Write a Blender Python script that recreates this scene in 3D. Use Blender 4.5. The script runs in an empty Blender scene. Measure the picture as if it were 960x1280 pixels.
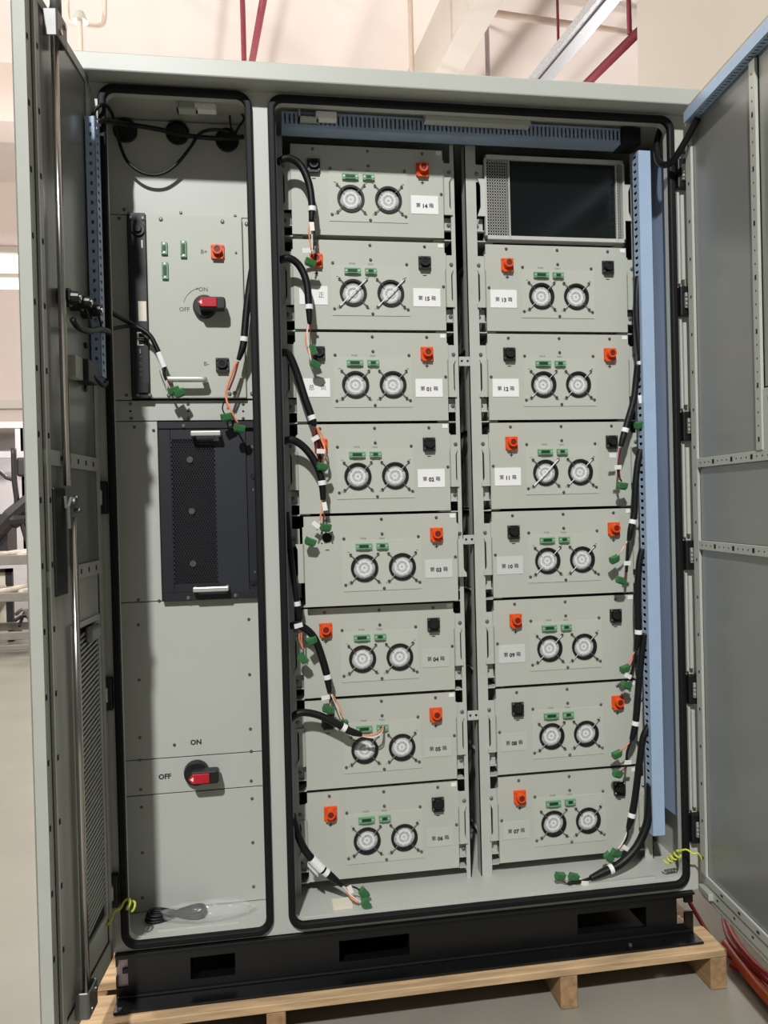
import bpy, bmesh, math, random
from mathutils import Vector, Matrix
random.seed(7)
PI = math.pi

# ------------------------------------------------------------------ camera
ZO = 2.452                                    # height of the top of the module stacks above the floor
YAW, PIT, ROL, FPX = -0.1530, -0.0093, 0.0251, 959.9
CAM = Vector((-0.09799, -2.10168, ZO - 1.04501))
RM = Matrix.Rotation(YAW, 3, 'Z') @ Matrix.Rotation(PIT, 3, 'X') @ Matrix.Rotation(ROL, 3, 'Y')
cd = bpy.data.cameras.new('camera'); cam = bpy.data.objects.new('camera', cd)
bpy.context.scene.collection.objects.link(cam)
cd.sensor_fit = 'HORIZONTAL'; cd.sensor_width = 36.0; cd.lens = 36.0 * FPX / 960.0
cd.clip_start = 0.05; cd.clip_end = 200
cm = Matrix((( RM[0][0], RM[0][2], -RM[0][1]), (RM[1][0], RM[1][2], -RM[1][1]), (RM[2][0], RM[2][2], -RM[2][1]))).to_4x4()
cm.translation = CAM
cam.matrix_world = cm
scene = bpy.context.scene
scene.camera = cam

# ------------------------------------------------------------------ world, lights, exposure
vs = scene.view_settings
vs.view_transform = 'Standard'; vs.look = 'None'; vs.gamma = 1.0; vs.exposure = 0.0; vs.use_curve_mapping = False
w = bpy.data.worlds.new('hall_light'); scene.world = w; w.use_nodes = True
bg = w.node_tree.nodes['Background']; bg.inputs[0].default_value = (0.97, 0.98, 1.0, 1); bg.inputs[1].default_value = 0.115

def area(name, loc, target, size, power, color=(1, 1, 1), sy=None, shape='RECTANGLE'):
    l = bpy.data.lights.new(name, 'AREA'); l.energy = power; l.color = color; l.shape = shape
    l.size = size; l.size_y = sy or size
    o = bpy.data.objects.new(name, l); scene.collection.objects.link(o)
    o.location = loc; o.rotation_euler = (Vector(target) - Vector(loc)).to_track_quat('-Z', 'Y').to_euler()
    return o
area('high_bay_lamp', (-1.72, -6.6, 7.4), (0.3, 0, 1.1), 0.34, 850, (1.0, 0.995, 0.98), shape='DISK')
def fill_point(name, loc, power, color=(1.0, 0.945, 0.94), r=0.25):
    l = bpy.data.lights.new(name, 'POINT'); l.energy = power; l.color = color; l.shadow_soft_size = r
    o = bpy.data.objects.new(name, l); scene.collection.objects.link(o); o.location = loc; return o
# unseen fill lights added to brighten the ceiling and floor behind the cabinet
fill_point('fill_light', (-2.0, 7.5, 3.6), 225)
fill_point('fill_light', (1.6, 6.4, 3.4), 245)
fill_point('fill_light', (-4.6, 2.6, 4.4), 680, (1.0, 0.97, 0.93))
fill_point('fill_light', (5.0, 8.0, 3.8), 200)

# ------------------------------------------------------------------ picture -> place
def ray(u, v):
    return RM @ Vector(((u - 480) / FPX, 1.0, -(v - 640) / FPX))
def pt(u, v, Y=None, Z=None, X=None):
    d = ray(u, v)
    if Y is not None: t = (Y - CAM.y) / d.y
    elif Z is not None: t = (Z - CAM.z) / d.z
    else: t = (X - CAM.x) / d.x
    return CAM + d * t

# ------------------------------------------------------------------ materials
def lin(c):
    c = c / 255.0
    return c / 12.92 if c <= 0.04045 else ((c + 0.055) / 1.055) ** 2.4
def rgb(r, g, b): return (lin(r), lin(g), lin(b), 1)
def mk(name, col, rough=0.5, metal=0.0, var=0.06, scale=8.0, bump=0.0, bscale=60.0, coat=0.0, spec=0.5, stretch=None):
    m = bpy.data.materials.new(name); m.use_nodes = True
    nt = m.node_tree; b = nt.nodes['Principled BSDF']
    b.inputs['Roughness'].default_value = rough; b.inputs['Metallic'].default_value = metal
    b.inputs['Specular IOR Level'].default_value = spec
    if coat: b.inputs['Coat Weight'].default_value = coat; b.inputs['Coat Roughness'].default_value = 0.15
    c = rgb(*col)
    tc = nt.nodes.new('ShaderNodeTexCoord'); mp = nt.nodes.new('ShaderNodeMapping')
    if stretch: mp.inputs['Scale'].default_value = stretch
    nt.links.new(tc.outputs['Object'], mp.inputs[0])
    n = nt.nodes.new('ShaderNodeTexNoise'); n.inputs['Scale'].default_value = scale; n.inputs['Detail'].default_value = 4
    nt.links.new(mp.outputs[0], n.inputs['Vector'])
    r = nt.nodes.new('ShaderNodeValToRGB'); nt.links.new(n.outputs['Fac'], r.inputs[0])
    r.color_ramp.elements[0].position = 0.3; r.color_ramp.elements[1].position = 0.7
    r.color_ramp.elements[0].color = tuple(x * (1 - var) for x in c[:3]) + (1,)
    r.color_ramp.elements[1].color = tuple(min(1, x * (1 + var)) for x in c[:3]) + (1,)
    nt.links.new(r.outputs[0], b.inputs['Base Color'])
    if bump:
        n2 = nt.nodes.new('ShaderNodeTexNoise'); n2.inputs['Scale'].default_value = bscale; n2.inputs['Detail'].default_value = 3
        nt.links.new(mp.outputs[0], n2.inputs['Vector'])
        bp = nt.nodes.new('ShaderNodeBump'); bp.inputs['Strength'].default_value = bump; bp.inputs['Distance'].default_value = 0.002
        nt.links.new(n2.outputs['Fac'], bp.inputs['Height']); nt.links.new(bp.outputs[0], b.inputs['Normal'])
    return m
def emis(name, col, s):
    m = mk(name, col, 0.4); b = m.node_tree.nodes['Principled BSDF']
    b.inputs['Emission Color'].default_value = rgb(*col); b.inputs['Emission Strength'].default_value = s
    return m

M = dict(
    grey=mk('cabinet_grey_paint', (184, 186, 178), 0.42, var=0.025, scale=3, bump=0.08, bscale=350),
    mod=mk('module_grey_paint', (183, 186, 175), 0.45, var=0.02, scale=5, bump=0.06, bscale=400),
    plate=mk('fan_plate_grey', (187, 190, 179), 0.45, var=0.02, scale=6),
    post=mk('rack_grey', (182, 185, 176), 0.45, var=0.04, scale=9),
    rubber=mk('black_rubber', (13, 13, 15), 0.62, var=0.1, scale=30, bump=0.1, bscale=200, spec=0.3),
    black=mk('black_plastic', (22, 22, 24), 0.42, var=0.1, scale=40),
    plinth=mk('plinth_black_paint', (11, 12, 13), 0.35, var=0.15, scale=14, bump=0.05),
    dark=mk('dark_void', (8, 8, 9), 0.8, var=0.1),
    anthr=mk('anthracite_steel', (31, 33, 38), 0.45, var=0.06, scale=12),
    slate=mk('slate_steel', (39, 42, 48), 0.42, var=0.05, scale=10),
    cable=mk('cable_sheath', (15, 15, 17), 0.42, var=0.12, scale=60, bump=0.25, bscale=900, spec=0.35),
    blue=mk('blue_duct_plastic', (160, 182, 208), 0.42, var=0.03, scale=20),
    bluefilm=mk('bluish_film', (150, 166, 194), 0.25, var=0.12, scale=12, bump=0.3, bscale=30, stretch=(1, 1, 0.15)),
    white=mk('white_paper', (235, 235, 232), 0.6, var=0.02),
    tape=mk('grey_tape_label', (203, 206, 200), 0.4, var=0.02),
    clear=mk('clear_tape_label', (188, 191, 181), 0.32, var=0.01),
    ink=mk('black_ink', (28, 28, 30), 0.6, var=0.02),
    faint=mk('grey_ink', (96, 98, 95), 0.6, var=0.02),
    orange=mk('orange_plastic', (226, 84, 26), 0.42, var=0.06, scale=40),
    dkor=mk('dark_orange_bore', (110, 22, 8), 0.5, var=0.1),
    green=mk('green_terminal', (62, 118, 72), 0.45, var=0.1, scale=50),
    lgreen=mk('pale_green_socket', (104, 158, 116), 0.45, var=0.1, scale=50),
    dgreen=mk('dark_green_slot', (22, 58, 34), 0.5, var=0.1),
    steel=mk('zinc_steel', (132, 132, 130), 0.45, 0.75, var=0.08, scale=20),
    chrome=mk('polished_rod', (200, 196, 190), 0.2, 1.0, var=0.05, scale=10),
    screw=mk('screw_steel', (118, 116, 108), 0.35, 0.8, var=0.15, scale=80),
    alu=mk('satin_aluminium', (205, 206, 200), 0.35, 0.5, var=0.05),
    red=mk('red_plastic', (186, 22, 40), 0.35, var=0.05),
    wire_o=mk('orange_wire', (226, 140, 104), 0.45, var=0.1),
    wire_r=mk('dark_red_wire', (120, 30, 26), 0.45, var=0.1),
    wire_w=mk('white_wire', (222, 216, 206), 0.45, var=0.05),
    pad=mk('door_insulation_foil', (146, 147, 142), 0.36, 0.3, var=0.06, scale=2.0, bump=0.12, bscale=14, coat=0.3),
    rim=mk('door_rim_grey', (180, 182, 173), 0.4, var=0.04, scale=10),
    glass=mk('dark_screen', (14, 20, 20), 0.16, var=0.05),
    perf=mk('perforated_steel', (192, 193, 186), 0.45, 0.0, var=0.05),
    hinge=mk('zinc_hinge', (190, 190, 184), 0.4, 0.4, var=0.06),
    wood=mk('pallet_pine', (190, 160, 122), 0.78, var=0.3, scale=6, bump=0.4, bscale=40, stretch=(1.0, 9, 9)),
    woodd=mk('pallet_pine_dark', (160, 128, 92), 0.8, var=0.25, scale=6, bump=0.4, bscale=40, stretch=(9, 1.0, 9)),
    foam=mk('lilac_foam', (226, 206, 222), 0.7, var=0.05),
    floor=mk('concrete_floor', (142, 139, 128), 0.42, var=0.1, scale=1.6, bump=0.05, bscale=20),
    wall=mk('peach_wall_paint', (230, 216, 206), 0.7, var=0.03, scale=0.6),
    ceil=mk('ceiling_paint', (243, 233, 225), 0.75, var=0.03, scale=0.5),
    beam=mk('beam_paint', (216, 210, 198), 0.7, var=0.03, scale=0.8),
    column=mk('column_paint', (192, 184, 172), 0.7, var=0.02, scale=0.5),
    redpipe=mk('red_pipe_paint', (150, 62, 74), 0.45, var=0.1, scale=20),
    conduit=mk('cream_conduit', (226, 206, 190), 0.5, var=0.03),
    tray=mk('galvanised_tray', (196, 200, 204), 0.4, 0.5, var=0.18, scale=60),
    hose=mk('red_cable_jacket', (170, 44, 42), 0.4, var=0.1, scale=30),
    hose2=mk('orange_cable_jacket', (206, 84, 30), 0.4, var=0.1, scale=30),
    yg=mk('yellow_green_wire', (196, 204, 66), 0.45, var=0.1, scale=60),
    machine=mk('machine_grey', (196, 190, 190), 0.5, var=0.05),
    cream=mk('cream_panel', (222, 214, 196), 0.5, var=0.03),
    railg=mk('rack_rail_grey', (150, 146, 138), 0.4, 0.4, var=0.08),
    window=emis('bright_window', (255, 252, 250), 1.3),
    sling=mk('charcoal_arm', (44, 42, 44), 0.45, var=0.1),
)
def fan_sticker():
    m = mk('fan_hub_sticker', (232, 232, 230), 0.22, var=0.02); nt = m.node_tree; b = nt.nodes['Principled BSDF']
    tc = nt.nodes.new('ShaderNodeTexCoord')
    wv = nt.nodes.new('ShaderNodeTexWave'); wv.wave_type = 'RINGS'; wv.rings_direction = 'Y'
    wv.inputs['Scale'].default_value = 24; wv.inputs['Distortion'].default_value = 9; wv.inputs['Detail'].default_value = 3; wv.inputs['Detail Scale'].default_value = 95
    nt.links.new(tc.outputs['Object'], wv.inputs['Vector'])
    ns = nt.nodes.new('ShaderNodeTexNoise'); ns.inputs['Scale'].default_value = 120; nt.links.new(tc.outputs['Object'], ns.inputs['Vector'])
    mx = nt.nodes.new('ShaderNodeMath'); mx.operation = 'MULTIPLY'
    nt.links.new(wv.outputs['Fac'], mx.inputs[0]); nt.links.new(ns.outputs['Fac'], mx.inputs[1])
    r = nt.nodes.new('ShaderNodeValToRGB'); nt.links.new(mx.outputs[0], r.inputs[0])
    r.color_ramp.elements[0].position = 0.06; r.color_ramp.elements[0].color = rgb(50, 54, 52)
    r.color_ramp.elements[1].position = 0.14; r.color_ramp.elements[1].color = rgb(236, 237, 235)
    nt.links.new(r.outputs[0], b.inputs['Base Color'])
    return m
M['sticker'] = fan_sticker()
def bag_mat():
    m = mk('clear_plastic_bag', (235, 235, 235), 0.12, bump=0.6, bscale=45); b = m.node_tree.nodes['Principled BSDF']
    b.inputs['Alpha'].default_value = 0.15
    return m
M['bag'] = bag_mat()

# ------------------------------------------------------------------ mesh builder
def smooth_path(pts, sub=6):
    P = [Vector(p) for p in pts]
    if len(P) < 3: return P
    out = []
    for i in range(len(P) - 1):
        p0 = P[max(i - 1, 0)]; p1 = P[i]; p2 = P[i + 1]; p3 = P[min(i + 2, len(P) - 1)]
        for k in range(sub):
            t = k / sub
            out.append(0.5 * ((2 * p1) + (p2 - p0) * t + (2 * p0 - 5 * p1 + 4 * p2 - p3) * t * t + (3 * p1 - p0 - 3 * p2 + p3) * t ** 3))
    out.append(P[-1]); return out
class MB:
    def __init__(s): s.v = []; s.f = []
    def add(s, vs, fs):
        o = len(s.v); s.v += [tuple(x) for x in vs]; s.f += [tuple(i + o for i in f) for f in fs]; return s
    def box(s, x0, x1, y0, y1, z0, z1, mat=None):
        if x0 > x1: x0, x1 = x1, x0
        if y0 > y1: y0, y1 = y1, y0
        if z0 > z1: z0, z1 = z1, z0
        v = [Vector((x, y, z)) for z in (z0, z1) for y in (y0, y1) for x in (x0, x1)]
        if mat: v = [mat @ p for p in v]
        return s.add(v, [(0, 2, 3, 1), (4, 5, 7, 6), (0, 1, 5, 4), (2, 6, 7, 3), (0, 4, 6, 2), (1, 3, 7, 5)])
    def cyl(s, p0, p1, r0, r1=None, n=12):
        return s.tube([p0, p1], [r0, r0 if r1 is None else r1], n)
    def tube(s, pts, r, n=8, closed=False):
        P = [Vector(p) for p in pts]; N = len(P)
        R = list(r) if isinstance(r, (list, tuple)) else [r] * N
        t0 = (P[1] - P[0]).normalized()
        a = Vector((0, 0, 1)) if abs(t0.z) < 0.9 else Vector((1, 0, 0))
        u = t0.cross(a).normalized(); vs = []
        for i in range(N):
            if closed: t = (P[(i + 1) % N] - P[i - 1]).normalized()
            else: t = (P[min(i + 1, N - 1)] - P[max(i - 1, 0)]).normalized()
            u = (u - t * u.dot(t)).normalized(); wv = t.cross(u)
            for k in range(n):
                a = 2 * PI * k / n
                vs.append(P[i] + (u * math.cos(a) + wv * math.sin(a)) * R[i])
        fs = []
        for i in range(N if closed else N - 1):
            j = (i + 1) % N
            for k in range(n):
                l = (k + 1) % n
                fs.append((i * n + k, i * n + l, j * n + l, j * n + k))
        if not closed:
            fs.append(tuple(reversed(range(n)))); fs.append(tuple((N - 1) * n + k for k in range(n)))
        return s.add(vs, fs)
    def prism(s, poly, y0, y1):                 # polygon in x,z extruded along y
        n = len(poly)
        vs = [(x, y0, z) for x, z in poly] + [(x, y1, z) for x, z in poly]
        fs = [tuple(range(n)), tuple(reversed(range(n, 2 * n)))]
        fs += [(i, i + n, (i + 1) % n + n, (i + 1) % n) for i in range(n)]
        return s.add(vs, fs)
    def loopring(s, A, B, y0, y1):              # closed outlines A (outer), B (inner) in x,z with equal counts
        n = len(A)
        vs = [(x, y0, z) for x, z in A] + [(x, y0, z) for x, z in B] + [(x, y1, z) for x, z in A] + [(x, y1, z) for x, z in B]
        fs = []
        for i in range(n):
            j = (i + 1) % n
            fs += [(i, j, n + j, n + i), (2 * n + i, 3 * n + i, 3 * n + j, 2 * n + j), (i, 2 * n + i, 2 * n + j, j), (n + i, n + j, 3 * n + j, 3 * n + i)]
        return s.add(vs, fs)
    def ring(s, cx, cz, ro, ri, y0, y1, n=28):
        A = [(cx + ro * math.cos(2 * PI * i / n), cz + ro * math.sin(2 * PI * i / n)) for i in range(n)]
        B = [(cx + ri * math.cos(2 * PI * i / n), cz + ri * math.sin(2 * PI * i / n)) for i in range(n)]
        return s.loopring(A, B, y0, y1)
    def disc(s, cx, cz, r, y0, y1, n=24): return s.cyl((cx, y1, cz), (cx, y0, cz), r, r, n)
    def perf(s, x0, x1, z0, z1, nx, nz, y, frac=0.62, n=8, stagger=False, rot=0.0):
        dx = (x1 - x0) / nx; dz = (z1 - z0) / nz
        for j in range(nz):
            off = 0.5 * dx if (stagger and j % 2) else 0
            for i in range(nx - (1 if off else 0)):
                cx = x0 + off + (i + .5) * dx; cz = z0 + (j + .5) * dz
                vs = []
                for k in range(n):
                    a = 2 * PI * (k + 0.5) / n + rot; ca, sa = math.cos(a), math.sin(a)
                    q = 1 / max(abs(ca), abs(sa))
                    vs.append((cx + ca * q * dx / 2, y, cz + sa * q * dz / 2))
                for k in range(n):
                    a = 2 * PI * (k + 0.5) / n + rot
                    vs.append((cx + math.cos(a) * frac * dx / 2 * 1.05, y, cz + math.sin(a) * frac * dz / 2 * 1.05))
                s.add(vs, [(k, (k + 1) % n, n + (k + 1) % n, n + k) for k in range(n)])
            if off:
                s.add([(x0, y, z0 + j * dz), (x0 + dx / 2, y, z0 + j * dz), (x0 + dx / 2, y, z0 + (j + 1) * dz), (x0, y, z0 + (j + 1) * dz)], [(0, 1, 2, 3)])
                s.add([(x1 - dx / 2, y, z0 + j * dz), (x1, y, z0 + j * dz), (x1, y, z0 + (j + 1) * dz), (x1 - dx / 2, y, z0 + (j + 1) * dz)], [(0, 1, 2, 3)])
        return s
    def mesh(s, name, smooth=False, origin=None):
        me = bpy.data.meshes.new(name)
        v = s.v if origin is None else [(a - origin[0], b - origin[1], c - origin[2]) for a, b, c in s.v]
        me.from_pydata(v, [], s.f); me.update()
        bm = bmesh.new(); bm.from_mesh(me); bmesh.ops.recalc_face_normals(bm, faces=bm.faces[:]); bm.to_mesh(me); bm.free()
        if smooth:
            for p in me.polygons: p.use_smooth = True
        return me
    def build(s, name, mat, parent=None, origin=None, smooth=False, bevel=0.0, seg=2, solid=0.0):
        me = s.mesh(name, smooth, origin); me.materials.append(M[mat])
        o = put(name, me, parent)
        if solid:
            md = o.modifiers.new('solid', 'SOLIDIFY'); md.thickness = solid; md.offset = 0
        if bevel:
            md = o.modifiers.new('bevel', 'BEVEL'); md.width = bevel; md.segments = seg; md.limit_method = 'ANGLE'; md.angle_limit = math.radians(50)
        return o
COL = scene.collection
def put(name, me, parent=None, loc=None, rot=None):
    o = bpy.data.objects.new(name, me); COL.objects.link(o)
    if parent is not None: o.parent = parent
    if loc is not None: o.location = loc
    if rot is not None: o.rotation_euler = rot
    return o
def empty(name, loc, label=None, cat=None, group=None, rz=0):
    o = bpy.data.objects.new(name, None); o.empty_display_size = 0.1; COL.objects.link(o); o.location = loc; o.rotation_euler = (0, 0, rz)
    if label: tag(o, label, cat, group)
    return o
def tag(o, label, cat, group=None):
    o['label'] = label; o['category'] = cat
    if group: o['group'] = group
    return o
def struct(o): o['kind'] = 'structure'; return o
def plabel(o, t): o['label'] = t; return o
_txt = {}
def text_mesh(body, size, mat, bold=0.0):
    key = (body, size, mat, bold)
    if key in _txt: return _txt[key]
    c = bpy.data.curves.new('lettering', 'FONT'); c.body = body; c.size = size; c.align_x = 'CENTER'; c.align_y = 'CENTER'; c.offset = bold; c.resolution_u = 2
    o = bpy.data.objects.new('lettering_tmp', c); COL.objects.link(o)
    dg = bpy.context.evaluated_depsgraph_get(); dg.update()
    me = bpy.data.meshes.new_from_object(o.evaluated_get(dg)); bpy.data.objects.remove(o); bpy.data.curves.remove(c)
    for v in me.vertices: v.co = (v.co.x, 0.0, v.co.y)
    me.materials.clear(); me.materials.append(M[mat]); me.name = 'lettering'
    _txt[key] = me; return me
def rrect(x0, x1, z0, z1, r, n=6):
    pts = []
    for cx, cz, a0 in ((x1 - r, z1 - r, 0), (x0 + r, z1 - r, PI / 2), (x0 + r, z0 + r, PI), (x1 - r, z0 + r, 1.5 * PI)):
        for k in range(n + 1):
            a = a0 + (PI / 2) * k / n
            pts.append((cx + r * math.cos(a), cz + r * math.sin(a)))
    return pts
def screw_mesh(r, h, mat):
    b = MB(); b.cyl((0, 0.0005, 0), (0, -h * 0.5, 0), r, r * 0.95, 10); b.cyl((0, -h * 0.5, 0), (0, -h, 0), r * 0.9, r * 0.45, 10)
    me = b.mesh('screw', False); me.materials.append(M[mat]); return me
SCREW = screw_mesh(0.0046, 0.004, 'screw'); SCREWB = screw_mesh(0.006, 0.005, 'steel'); SCREWS = screw_mesh(0.0036, 0.003, 'screw')
def screws(parent, pts, me=SCREW):
    for p in pts: put('screw', me, parent, p)

# ================================================================== STRUCTURE (hall)
HA = math.radians(4.8)
HR = Matrix.Rotation(HA, 4, 'Z')
fl = struct(MB().box(-9, 11, -8, 15, -0.2, 0).build('floor', 'floor'))
H = 7.2
ce = struct(MB().box(-12, 14, -2.2, 15, H, H + 0.2).build('ceiling', 'ceil'))
# back wall with a band of windows under the ceiling
wb = MB()
WY = 13.0
za, zb, zc = 1.4 + 0.265 * 15.7, 1.4 + 0.291 * 15.7, 1.4 + 0.313 * 15.7
zl0, zl1 = 2.58, 2.62
wx0, wx1 = pt(21, 548, Y=13.0).x, pt(37, 548, Y=13.0).x
wb.box(-12, 14, WY, WY + 0.3, 0, zl0).box(-12, 14, WY, WY + 0.3, zl1 + 0.45, za).box(-12, 14, WY, WY + 0.3, zc, H)
wb.box(-12, wx0, WY, WY + 0.3, zl0, zl1 + 0.45).box(wx1, 14, WY, WY + 0.3, zl0, zl1 + 0.45)
for x in (-9.0, -6.4, -1.6, 1.0, 3.6, 6.2, 8.8, 11.4): wb.box(x, x + 0.5, WY, WY + 0.3, za, zc)
wbk = struct(wb.build('wall_back', 'wall'))
for i, (x0, x1) in enumerate(((-12, -9.0), (-8.5, -6.4), (-5.9, -1.6), (-1.1, 1.0), (1.5, 3.6), (4.1, 6.2), (6.7, 8.8), (9.3, 11.4), (11.9, 14))):
    g = struct(MB().box(x0, x1, WY + 0.12, WY + 0.16, za, zc).build('window_%d' % (i + 1), 'window'))
    f = MB().box(x0, x1, WY + 0.02, WY + 0.11, (za + zb + 0.06) / 2 - 0.0, (za + zb) / 2 + 0.10).box(x0, x1, WY - 0.02, WY + 0.1, zc - 0.08, zc)
    f.build('window_frame', 'beam', g)
g = struct(MB().box(wx0, wx1, WY + 0.12, WY + 0.16, zl0, zl1 + 0.45).build('window_10', 'window'))
struct(MB().box(-12, 14, WY - 0.12, WY, 3.35, 3.5).build('trim_1', 'beam'))
struct(MB().box(-12, 14, WY - 0.05, WY, 2.32, 2.5).build('trim_2', 'machine'))
# ceiling beams
def beam_from(a0, a1, b0, b1, z, name, mat='beam', top=H, back=2.6):
    A0, A1, B0, B1 = pt(*a0, Z=z), pt(*a1, Z=z), pt(*b0, Z=z), pt(*b1, Z=z)
    d = ((A1 - A0) + (B1 - B0)).normalized(); wv = (B0 - A0); nrm = Vector((d.y, -d.x, 0)); wid = wv.dot(nrm)
    p = A0 - d * back; L = 8.4 + back
    vs = []
    for zz in (z, top):
        for q in (p, p + nrm * wid, p + nrm * wid + d * L, p + d * L): vs.append((q.x, q.y, zz))
    m = MB().add(vs, [(0, 1, 2, 3), (4, 7, 6, 5), (0, 4, 5, 1), (1, 5, 6, 2), (2, 6, 7, 3), (3, 7, 4, 0)])
    return m
struct(beam_from((591.7, 0), (546.7, 87), (630, 0), (576.7, 90), 6.5, 'beam').build('trim_3', 'beam'))
struct(MB().box(-12, -2.3, 8.4, 9.0, 6.45, H).build('trim_4', 'wall'))
struct(MB().box(-12, 14, 12.2, 13.0, 6.35, H).build('trim_5', 'wall'))
# thin downstand line across the ceiling
# big column on the right
yw = pt(797, 60, X=3.0).y
struct(MB().box(3.0, 3.3, -0.5, yw, 0, H).build('wall_right', 'column'))

# ================================================================== CABINET
GAP = 0.0
cab = empty('battery_cabinet', (0.31, 0.3, ZO - 2.2065 - 0.129 - 0.004),
            'tall light grey battery cabinet with both doors open on a wooden pallet', 'cabinet')
CO = tuple(cab.location)
X0, X1, XM = -0.545, 1.160, -0.0855
ZT, ZB = ZO + 0.085, ZO - 2.2065
LO = (-0.502, -0.1055, ZO - 2.199, ZO + 0.0705)      # left opening (x0,x1,z0,z1) gasket outline
MO = (-0.065, 1.110, ZO - 2.1945, ZO + 0.068)
DEP = 0.88
# shell
MB().box(X0, X0 + 0.012, 0.02, DEP, ZB, ZT).build('side_panel', 'grey', cab, CO)
MB().box(X1 - 0.012, X1, 0.02, DEP, ZB, ZT).build('side_panel', 'grey', cab, CO)
MB().box(X0, X1, DEP - 0.012, DEP, ZB, ZT).build('back_panel', 'grey', cab, CO)
MB().box(X0 + 0.013, X1 - 0.013, 0.021, DEP - 0.013, ZT - 0.012, ZT - 0.001).build('top_panel', 'grey', cab, CO)
MB().box(-0.094, -0.082, 0.021, DEP - 0.013, ZB + 0.03, ZT - 0.013).build('partition', 'grey', cab, CO)
rf = MB().box(X0 - 0.012, X1 + 0.004, -0.060, DEP + 0.02, ZO + 0.076, ZO + 0.124).build('roof', 'grey', cab, CO, bevel=0.004)
# front frame: two cells, each a rectangle with a rounded opening
fr = MB()
ins = 0.012
for (a0, a1), op in (((X0, XM), LO), ((XM, X1), MO)):
    A = rrect(a0, a1, ZB, ZO + 0.0755, 0.0008); B = rrect(op[0] + ins, op[1] - ins, op[2] + ins, op[3] - ins, 0.03)
    fr.loopring(A, B, 0.0, 0.020)
fr.build('front_frame', 'grey', cab, CO, bevel=0.0)
for op in (LO, MO):
    A = rrect(op[0], op[1], op[2], op[3], 0.042, 8); i = 0.0195
    B = rrect(op[0] + i, op[1] - i, op[2] + i, op[3] - i, 0.0235, 8)
    MB().loopring(A, B, -0.014, 0.004).build('door_gasket', 'rubber', cab, CO, bevel=0.005, smooth=False)
    # return flange just inside the opening
    A = rrect(op[0] + 0.013, op[1] - 0.013, op[2] + 0.013, op[3] - 0.013, 0.03); B = rrect(op[0] + 0.0165, op[1] - 0.0165, op[2] + 0.0165, op[3] - 0.0165, 0.0265)
    MB().loopring(A, B, 0.004, 0.026).build('opening_flange', 'grey', cab, CO)
# compartment floors
FLL, FLM = ZO - 2.197, ZO - 2.176
MB().box(X0 + 0.013, -0.095, 0.021, DEP - 0.013, ZB, FLL).build('compartment_floor', 'grey', cab, CO)
MB().box(-0.081, X1 - 0.013, 0.021, DEP - 0.013, ZB, FLM).build('compartment_floor', 'grey', cab, CO)
# drain slot bars on the floors
for u0, v0, u1, v1 in ((197, 1165, 299, 1153),):
    a, b = pt(u0, v0, Z=FLL), pt(u1, v1, Z=FLL)
    MB().box(a.x, b.x, a.y + 0.004, a.y + 0.010, FLL, FLL + 0.004).build('floor_seam', 'alu', cab, CO)
a, b = pt(732, 1106, Z=FLM), pt(818, 1096, Z=FLM)
MB().box(a.x, b.x, a.y, a.y + 0.006, FLM, FLM + 0.004).build('floor_seam', 'alu', cab, CO)
# inner liner on right wall with bluish film
MB().box(1.116, 1.1265, 0.022, 0.30, FLM + 0.16, ZO - 0.02).build('wall_liner', 'bluefilm', cab, CO)
MB().box(1.121, 1.1465, 0.045, 0.06, ZO - 0.98, ZO - 0.955).build('liner_clip', 'grey', cab, CO)

# plinth (black C-channel frame)
PZ0, PZ1 = ZB - 0.129, ZB - 0.002
px0, px1 = -0.520, 1.122
pl = MB()
def zz(v, u): return pt(u, v, Y=0).z
pockets = [(pt(238, 1205, Y=0).x, pt(294, 1205, Y=0).x), (pt(424, 1190, Y=0).x, pt(512, 1190, Y=0).x), (pt(722, 1155, Y=0).x, pt(808, 1155, Y=0).x)]
pz0, pz1 = PZ0 + 0.030, PZ1 - 0.034
nL = (pt(147, 1215, Y=0).x, pt(160, 1215, Y=0).x); nR = (pt(846, 1140, Y=0).x, pt(856, 1140, Y=0).x)
nz0, nz1 = PZ0 + 0.045, PZ1 - 0.020
xs = [px0 + 0.014] + []
spans = []
cur = nL[1]
for p0, p1 in pockets:
    spans.append((cur, p0)); cur = p1
spans.append((cur, nR[0]))
pl.box(px0, px1, 0.0, 0.008, pz1 if False else nz1, PZ1)
pl.box(px0, px1, 0.0, 0.008, PZ0, nz0 - 0.012)
for s0, s1 in spans: pl.box(s0, s1, 0.0, 0.008, nz0 - 0.012, nz1)
for p0, p1 in pockets:
    pl.box(p0, p1, 0.0, 0.008, nz0 - 0.012, pz0 + 0.004); pl.box(p0, p1, 0.0, 0.008, pz1, nz1)
    # pocket sleeves
    pl.box(p0 - 0.004, p0, 0.008, 0.80, pz0, pz1 + 0.01).box(p1, p1 + 0.004, 0.008, 0.80, pz0, pz1 + 0.01)
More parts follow.
